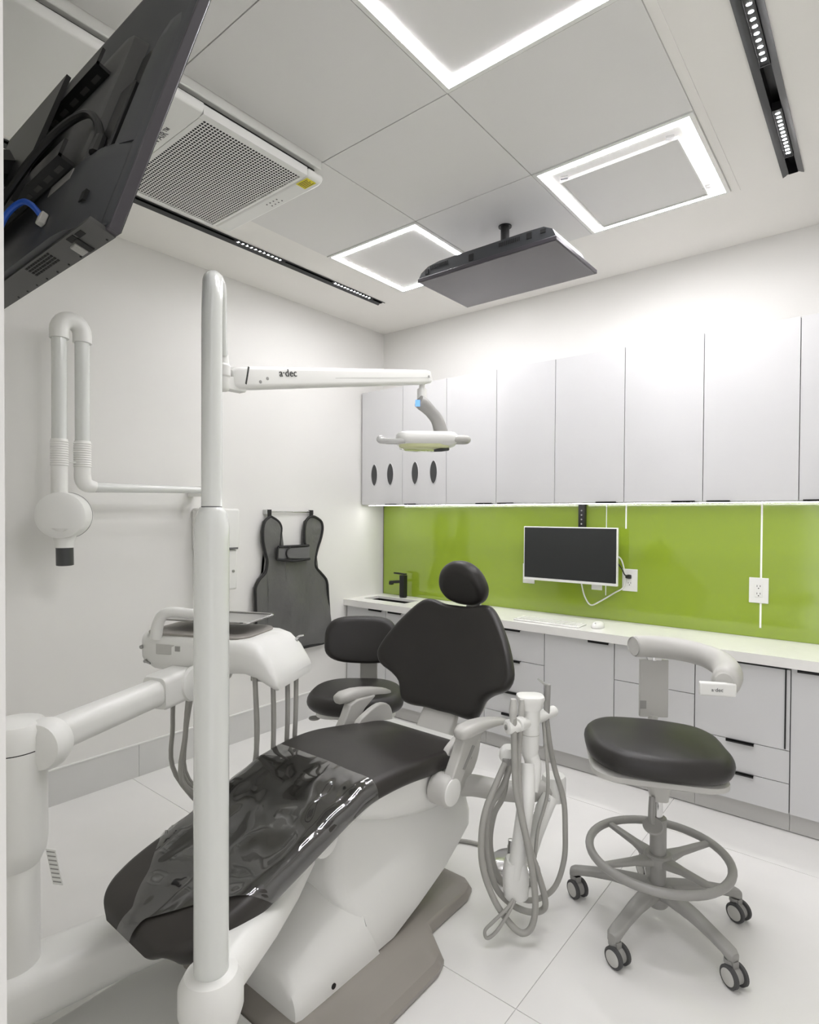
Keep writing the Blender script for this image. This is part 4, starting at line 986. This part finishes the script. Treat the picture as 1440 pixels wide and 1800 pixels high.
sy = build('air_syringe', tube([HP(0.275, -0.10, 0.84), HP(0.275, -0.105, 0.905), HP(0.273, -0.11, 0.935)], [0.008, 0.009, 0.007], 12), STEEL, du)
build('syringe_tip', tube([HP(0.273, -0.11, 0.935), HP(0.285, -0.112, 0.948), HP(0.305, -0.113, 0.953)], [0.006, 0.004, 0.003], 8), CHROME, sy)
for k, (s0, q0, zlow, s1, q1) in enumerate(((0.30, -0.06, 0.30, -0.02, 0.10), (0.285, -0.02, 0.27, -0.05, 0.07), (0.265, 0.05, 0.24, -0.07, 0.05), (0.225, 0.10, 0.22, -0.15, 0.03), (0.20, 0.06, 0.32, 0.03, 0.08))):
    a = HP(s0, q0, 0.845); b = HP(s1, q1, 0.79); m1 = HP(s0 + 0.004 * k, q0 + 0.01, 0.62); m2 = HP(s0 - 0.04, q0 * 0.8 - 0.03, zlow + 0.10); m3 = HP((s0 + s1) / 2, -0.04, zlow); m4 = HP(s1 - 0.02 + 0.012 * k, q1 + 0.01, 0.44); m5 = HP(s1 - 0.03 + 0.008 * k, q1, 0.62)
    build('hose', tube([a, m1, m2, m3, m4, m5, b], 0.0085, 10), HOSE, du)

# ------------------------------------------------------------------ suction unit beside the chair
su = thing('suction_unit', (-0.935, 1.80, 0.04), 'white suction post with looping grey hoses right of the chair', 'dental suction unit')
build('swing_arm', tube([(-1.20, 1.80, 0.405), (-1.155, 1.814, 0.410), (-1.06, 1.845, 0.410), (-0.985, 1.893, 0.410), (-0.93, 1.96, 0.412)], [0.040, 0.038, 0.036, 0.036, 0.034], 16), GREYP, su)
build('arm_end', lathe([(0.030, -0.045), (0.043, -0.04), (0.043, 0.035), (0.038, 0.045), (0.02, 0.048)], (-0.92, 1.975, 0.415), (0, 0, 1), 28), PLAST, su)
build('rear_link', tube([(-0.905, 1.915, 0.41), (-0.915, 1.885, 0.37), (-0.935, 1.862, 0.28), (-0.955, 1.84, 0.19)], [0.028, 0.03, 0.024, 0.024], 16), PLAST, su)
build('front_link', tube([(-0.930, 1.79, 0.56), (-0.914, 1.753, 0.467), (-0.926, 1.742, 0.334), (-0.942, 1.73, 0.20)], [0.022, 0.028, 0.028, 0.027], 16), PLAST, su)
build('link_clamp', loft([[Vector((-0.945, 1.74, z)) + Rh * u + Fh * v for u, v in rrect(hw, 0.034, 0.018, 5)] for z, hw in ((0.128, 0.034), (0.135, 0.040), (0.20, 0.042), (0.235, 0.036), (0.25, 0.03))]), PLAST, su, angle=50)
build('column', lathe([(0.026, 0.0), (0.030, 0.03), (0.032, 0.10), (0.034, 0.17)], (-0.935, 1.815, 0.578), (0, 0, 1), 28), PLAST, su)
build('column_ring', lathe([(0.0335, 0.0), (0.0335, 0.002)], (-0.935, 1.815, 0.655), (0, 0, 1), 28), GREYP, su)
build('column_head', loft([[Vector((-0.935, 1.815, z)) + Rh * u + Fh * v for u, v in rrect(a, b, min(a, b) * 0.7, 6)] for z, a, b in ((0.742, 0.036, 0.034), (0.765, 0.042, 0.038), (0.778, 0.047, 0.042), (0.786, 0.045, 0.04), (0.790, 0.030, 0.026))]), PLAST, su, angle=60)
build('column_knee', tube([(-0.935, 1.815, 0.59), (-0.925, 1.82, 0.55), (-0.920, 1.81, 0.51), (-0.915, 1.79, 0.47)], [0.026, 0.028, 0.026, 0.022], 14), PLAST, su)
hb = build('holder_bar', cyl((-0.948, 1.70, 0.700), (-0.915, 1.955, 0.700), 0.020, 20), PLAST, su)
build('holder_end', merge(lathe([(0.019, 0), (0.024, 0.004), (0.024, 0.03), (0.02, 0.036)], (-0.957, 1.690, 0.706), (0.55, 0.84, 0), 24)), PLAST, su)
build('holder_screw', lathe([(0.009, 0), (0.009, 0.003), (0.004, 0.004)], (-0.957, 1.690, 0.706), (-0.55, -0.84, 0), 16), STEEL, su)
build('holder_ring', lathe([(0.02, -0.012), (0.024, -0.008), (0.024, 0.012), (0.02, 0.016)], (-0.938, 1.745, 0.706), (0.1, 1, 0), 20), PLAST, su)
for (p, q, r0) in (((-0.938, 1.700, 0.72), (-0.938, 1.702, 0.800), 0.012), ((-0.942, 1.765, 0.715), (-0.938, 1.76, 0.785), 0.010)):
    h = build('suction_tip', tube([p, (Vector(p) + Vector(q)) / 2, q], [r0 * 0.8, r0 * 1.15, r0 * 0.75], 14), GREYP, su)
build('control_body', tube([(-0.915, 1.898, 0.66), (-0.914, 1.900, 0.74), (-0.913, 1.903, 0.808)], [0.010, 0.011, 0.010], 12), GREYM, su)
build('syringe_nozzle', tube([(-0.914, 1.902, 0.805), (-0.928, 1.89, 0.815), (-0.94, 1.88, 0.828)], [0.006, 0.004, 0.003], 8), STEEL, su)
build('hose_manifold', loft([[Vector((-0.985, 1.765, z)) + Rh * u + Fh * v for u, v in rrect(a, 0.026, 0.02, 5)] for z, a in ((0.566, 0.03), (0.575, 0.036), (0.60, 0.034), (0.612, 0.022))]), PLAST, su, angle=50)
T1 = [(-0.936, 1.701, 0.738), (-0.933, 1.702, 0.63), (-0.926, 1.700, 0.518), (-0.905, 1.700, 0.425), (-0.882, 1.705, 0.332), (-0.866, 1.715, 0.22), (-0.862, 1.72, 0.127), (-0.875, 1.716, 0.062), (-0.903, 1.70, 0.043), (-0.942, 1.682, 0.076), (-0.979, 1.656, 0.145), (-1.006, 1.635, 0.238), (-1.013, 1.631, 0.331), (-1.008, 1.645, 0.425), (-0.993, 1.69, 0.509), (-0.985, 1.740, 0.57)]
T2 = [(-0.942, 1.765, 0.718), (-0.934, 1.73, 0.606), (-0.917, 1.712, 0.472), (-0.895, 1.715, 0.357), (-0.870, 1.745, 0.241), (-0.860, 1.78, 0.145), (-0.870, 1.80, 0.084), (-0.912, 1.782, 0.064), (-0.962, 1.746, 0.087), (-1.004, 1.713, 0.144), (-1.026, 1.696, 0.24), (-1.032, 1.693, 0.317), (-1.023, 1.702, 0.413), (-0.990, 1.735, 0.491), (-0.972, 1.755, 0.57)]
T3 = [(-0.914, 1.9, 0.679), (-0.905, 1.905, 0.60), (-0.895, 1.93, 0.50), (-0.872, 1.95, 0.40), (-0.862, 1.945, 0.295), (-0.860, 1.935, 0.195), (-0.88, 1.915, 0.105), (-0.915, 1.886, 0.062), (-0.962, 1.848, 0.05), (-1.009, 1.811, 0.084), (-1.046, 1.782, 0.154), (-1.062, 1.77, 0.253), (-1.05, 1.775, 0.354), (-1.015, 1.78, 0.434), (-0.995, 1.775, 0.57)]
T4 = [(-0.922, 1.885, 0.70), (-0.90, 1.86, 0.62), (-0.882, 1.845, 0.518), (-0.886, 1.85, 0.446), (-0.894, 1.84, 0.395), (-0.90, 1.81, 0.334), (-0.90, 1.79, 0.25)]
T5 = [(-0.93, 1.70, 0.14), (-0.94, 1.672, 0.12), (-0.972, 1.638, 0.08), (-0.989, 1.62, 0.055), (-0.983, 1.622, 0.032), (-0.962, 1.642, 0.05), (-0.937, 1.668, 0.10), (-0.925, 1.70, 0.14)]
for T, r in ((T1, 0.0105), (T2, 0.0105), (T3, 0.0095), (T4, 0.006), (T5, 0.0055)):
    build('hose', tube(T, r, 12), HOSE, su)
for p in ((-0.985, 1.740, 0.557), (-0.972, 1.755, 0.557), (-0.995, 1.775, 0.557)):
    build('hose_coupling', lathe([(0.013, 0), (0.013, 0.022), (0.011, 0.024)], p, (0, 0, 1), 16), GREYM, su)
build('link_screw', lathe([(0.006, 0), (0.006, 0.004), (0.003, 0.005)], (-0.895, 1.88, 0.415), (0.4, -0.9, 0), 12), STEEL, su)

# foot control on the floor
fc = thing('foot_control', (-1.114, 2.033, 0), 'round chrome foot control disc on the floor behind the hoses', 'foot control')
build('rubber_base', lathe([(0.098, 0.001), (0.104, 0.008), (0.104, 0.022), (0.096, 0.03)], (-1.114, 2.033, 0), (0, 0, 1), 40), GREYM, fc)
build('chrome_disc', lathe([(0.096, 0.028), (0.097, 0.040), (0.085, 0.050), (0.03, 0.056), (0.004, 0.057)], (-1.114, 2.033, 0), (0, 0, 1), 40), CHROME, fc)
build('knob', lathe([(0.014, 0.05), (0.014, 0.075), (0.011, 0.08), (0.011, 0.10), (0.006, 0.103)], (-1.15, 2.075, 0), (0, 0, 1), 16), STEEL, fc)
build('cord', tube([(-1.20, 2.06, 0.02), (-1.24, 2.08, 0.012), (-1.32, 2.10, 0.010), (-1.42, 2.05, 0.010), (-1.50, 1.90, 0.010)], 0.008, 10), HOSE, fc)

# ------------------------------------------------------------------ stools
def stool_base(t, cx, cy, zc, zp, ang0, ring):
    def W(r, a, z): return Vector((cx + r * math.cos(a), cy + r * math.sin(a), z))
    for k in range(5):
        a = math.radians(ang0 + 72 * k)
        d = Vector((math.cos(a), math.sin(a), 0)); s = Vector((-d.y, d.x, 0))
        rings = []
        for r, z, hw, hh_ in ((0.02, 0.120, 0.032, 0.022), (0.07, 0.122, 0.029, 0.018), (0.15, 0.118, 0.025, 0.014), (0.22, 0.106, 0.022, 0.012), (0.265, 0.096, 0.022, 0.012), (0.288, 0.088, 0.021, 0.016), (0.300, 0.084, 0.014, 0.014)):
            rings.append([W(r, a, z) + s * u + Zu * v for u, v in rrect(hw, hh_, hh_ * 0.7, 4)])
        build('leg', loft(rings), STOOLG, t, angle=50)
        # twin-wheel caster, swivelled
        b = a + math.radians((-35, 20, 50, -20, 35)[k])
        wd = Vector((math.cos(b), math.sin(b), 0)); ws = Vector((-wd.y, wd.x, 0))
        b2 = math.radians(-118 + (8, -6, 4, -10, 0)[k]); ws = Vector((math.cos(b2), math.sin(b2), 0)); wd = Vector((-ws.y, ws.x, 0))
        top_ = W(0.283, a, 0.075); c = W(0.283, a, 0.0325) + wd * 0.014
        ca = build('caster', merge(cyl(top_, top_ + Vector((0, 0, -0.014)), 0.019, 16), lathe([(0.024, -0.012), (0.024, 0.012)], c, ws, 20), obox(top_ + Vector((0, 0, -0.016)) + wd * 0.004, ws * 0.011, wd * 0.016, Zu * 0.016)), STOOLG, t)
        for sg in (-1, 1):
            w = build('wheel', lathe([(0.027, 0), (0.0325, 0.002), (0.0325, 0.011), (0.029, 0.014)], c + ws * sg * 0.012, ws * sg, 28), RUBBER, ca)
            build('hub_cap', lathe([(0.024, 0), (0.024, 0.0025), (0.02, 0.004)], c + ws * sg * 0.0245, ws * sg, 24), GREYP, ca)
    build('hub', lathe([(0.030, 0.062), (0.036, 0.07), (0.044, 0.10), (0.044, 0.135), (0.036, 0.142)], (cx, cy, 0), (0, 0, 1), 28), STOOLG, t)
    build('column', lathe([(0.027, 0.14), (0.027, zc)], (cx, cy, 0), (0, 0, 1), 24), STOOLG, t)
    build('piston', merge(lathe([(0.014, zc - 0.02), (0.014, zp)], (cx, cy, 0), (0, 0, 1), 20), lathe([(0.02, zp - 0.055), (0.02, zp - 0.02)], (cx, cy, 0), (0, 0, 1), 20)), CHROME, t)
    if ring:
        fr = build('foot_ring', torus((cx, cy, 0.240), 0.226, 0.0145), STOOLG, t)
        build('ring_hub', lathe([(0.030, 0.205), (0.046, 0.21), (0.046, 0.238), (0.040, 0.244), (0.030, 0.244)], (cx, cy, 0), (0, 0, 1), 28), STOOLG, fr)
        for k in range(4):
            a = math.radians((-24, 57, 156, 237)[k])
            d = Vector((math.cos(a), math.sin(a), 0)); s = Vector((-d.y, d.x, 0))
            build('spoke', loft([[Vector((cx, cy, 0)) + d * r + s * u + Zu * (z + v) for u, v in rrect(hw, hh_, hh_ * 0.6, 3)] for r, z, hw, hh_ in ((0.035, 0.222, 0.026, 0.014), (0.10, 0.230, 0.015, 0.010), (0.215, 0.238, 0.011, 0.008))]), STOOLG, fr, angle=50)

SX, SY = -0.592, 2.100
s1 = thing('assistant_stool', (SX, SY, 0), 'black-seated stool with foot ring and curved grey arm rest', 'stool')
stool_base(s1, SX, SY, 0.365, 0.50, -100, True)
sd = Vector((math.cos(math.radians(27)), math.sin(math.radians(27)), 0)); sf = Vector((-sd.y, sd.x, 0))
SC = Vector((SX - 0.012, SY + 0.01, 0))
so = smooth_outline([(0.226, 0.0), (0.220, 0.10), (0.17, 0.17), (0.06, 0.20), (-0.06, 0.20), (-0.17, 0.175), (-0.228, 0.10), (-0.238, 0.0), (-0.225, -0.10), (-0.16, -0.18), (-0.05, -0.212), (0.06, -0.212), (0.17, -0.18), (0.222, -0.10)], 4)
build('seat', pillow(so, 0.085, 0.042, lambda u, v, w: SC + sd * u + sf * v + Zu * (0.600 + w - 0.03 * u), crown=0.012), VINYL, s1, angle=80)
build('seat_pan', loft([[SC + sd * (u * k - 0.01) + sf * (v * k) + Zu * (z + 0.035 - 0.03 * u) for u, v in rrect(0.215, 0.17, 0.08, 5)] for k, z in ((0.93, 0.492), (1.0, 0.500), (1.0, 0.516), (0.95, 0.522))]), GREYP, s1, angle=50)
build('seat_bracket', loft([[Vector((SX, SY, z)) + sd * u + sf * v for u, v in rrect(a, b, min(a, b) * 0.5, 4)] for z, a, b in ((0.43, 0.028, 0.03), (0.47, 0.034, 0.036), (0.53, 0.05, 0.045))]), GREYP, s1, angle=50)
build('height_lever', merge(tube([Vector((SX, SY, 0.45)) - Fh * 0.03 - Rh * 0.035, Vector((SX, SY, 0.40)) - Fh * 0.05 - Rh * 0.045, Vector((SX, SY, 0.375)) - Fh * 0.07 - Rh * 0.05], [0.010, 0.011, 0.012], 10), lathe([(0.030, -0.004), (0.033, 0), (0.030, 0.005)], Vector((SX, SY, 0.375)) - Fh * 0.075 - Rh * 0.05, (0.2, -0.45, 0.85), 24)), STOOLG, s1)
BP = Vector((-0.705, 2.415, 0)); bdir = Vector((0.83, 0.55, 0)).normalized(); bnr = Vector((0.55, -0.83, 0)).normalized()
bk = build('back_bracket', obox(BP + Zu * 0.72, bdir * 0.055, bnr * 0.009, Zu * 0.115), GREYP, s1, bevel=0.004)
build('bracket_window', obox(BP + Zu * 0.655 - bdir * 0.042 + bnr * 0.0095, bdir * 0.012, bnr * 0.001, Zu * 0.016), GREYM, bk, smooth=False)
build('bracket_knob', merge(obox(BP + Zu * 0.842 + bdir * 0.0, bdir * 0.028, bnr * 0.012, Zu * 0.010), cyl(BP + Zu * 0.83, BP + Zu * 0.87, 0.014, 14)), CHROME, bk, bevel=0.002)
build('bracket_foot', tube([BP + Zu * 0.61, BP + Zu * 0.53 - Vector((0, 0.02, 0)), Vector((SX - 0.06, SY + 0.16, 0.525)), Vector((SX - 0.02, SY + 0.05, 0.52))], 0.018, 10), GREYP, s1)
am = build('torso_bar', tube([(-0.758, 2.335, 0.892), (-0.750, 2.345, 0.892), (-0.70, 2.392, 0.890), (-0.61, 2.425, 0.886), (-0.52, 2.405, 0.880), (-0.445, 2.33, 0.872), (-0.408, 2.23, 0.862), (-0.402, 2.165, 0.855), (-0.402, 2.145, 0.853)],
     [0.036, 0.042, 0.043, 0.043, 0.043, 0.047, 0.054, 0.052, 0.034], 18, flat=0.85), GREYP, s1)
build('bar_badge', obox((-0.420, 2.128, 0.836), Vector((0.88, 0.47, 0)) * 0.056, Vector((0.47, -0.88, 0)) * 0.012, (0, 0, 0.022)), PLAST, am, bevel=0.006, seg=3)
build('badge_lettering', text_geo('a·dec', 0.017, Vector((-0.433, 2.107, 0.830)), (0.88, 0.47, 0), (0, 0, 1)), GREYPRINT, am, smooth=False)

QX, QY = -1.995, 2.06
s2 = thing('doctor_stool', (QX, QY, 0), 'black stool with seat and padded back behind the dental chair', 'stool')
stool_base(s2, QX, QY, 0.31, 0.43, -60, False)
qd = Vector((0.776, 0.63, 0)).normalized(); qf = Vector((-0.63, 0.776, 0)).normalized()
qo = smooth_outline([(0.225, 0.0), (0.205, 0.12), (0.12, 0.195), (0.0, 0.205), (-0.12, 0.195), (-0.205, 0.12), (-0.235, 0.0), (-0.225, -0.11), (-0.14, -0.19), (0.0, -0.212), (0.14, -0.19), (0.22, -0.11)], 4)
build('seat', pillow(qo, 0.085, 0.042, lambda u, v, w: Vector((QX, QY, 0)) + qd * u + qf * v + Zu * (0.512 + w), crown=0.008), VINYL, s2, angle=80)
build('seat_pan', loft([[Vector((QX, QY, z)) + qd * u * k + qf * v * k for u, v in rrect(0.20, 0.16, 0.08, 5)] for k, z in ((0.6, 0.435), (0.95, 0.45), (0.95, 0.468))]), PLAST, s2, angle=50)
build('height_lever', merge(tube([Vector((QX, QY, 0.43)) - qd * 0.05, Vector((QX, QY, 0.415)) - qd * 0.19 - qf * 0.02], 0.008, 8), lathe([(0.026, -0.004), (0.028, 0), (0.026, 0.004)], Vector((QX, QY, 0.415)) - qd * 0.205 - qf * 0.03, (0, 0, 1), 20)), GREYM, s2)
build('back_post', obox(Vector((QX - 0.10, QY + 0.16, 0.60)) + qd * 0.02, qd * 0.045, qf * 0.008, Zu * 0.12), GREYP, s2, bevel=0.003)
build('post_foot', tube([Vector((QX, QY, 0.445)), Vector((QX - 0.07, QY + 0.1, 0.45)), Vector((QX - 0.09, QY + 0.165, 0.50))], 0.02, 8), GREYP, s2)
qb = smooth_outline([(0.185, 0.0), (0.175, 0.07), (0.125, 0.112), (0.0, 0.122), (-0.125, 0.112), (-0.178, 0.07), (-0.19, 0.0), (-0.18, -0.065), (-0.12, -0.105), (0.0, -0.118), (0.12, -0.11), (0.175, -0.07)], 4)
build('backrest', pillow(qb, 0.065, 0.03, lambda u, v, w: Vector((QX - 0.095, QY + 0.13, 0.757)) + qd * u + (Zu * 0.985 + qf * 0.17) * v - qf * (w + 0.6 * u * u), crown=0.004), VINYL, s2, angle=80)
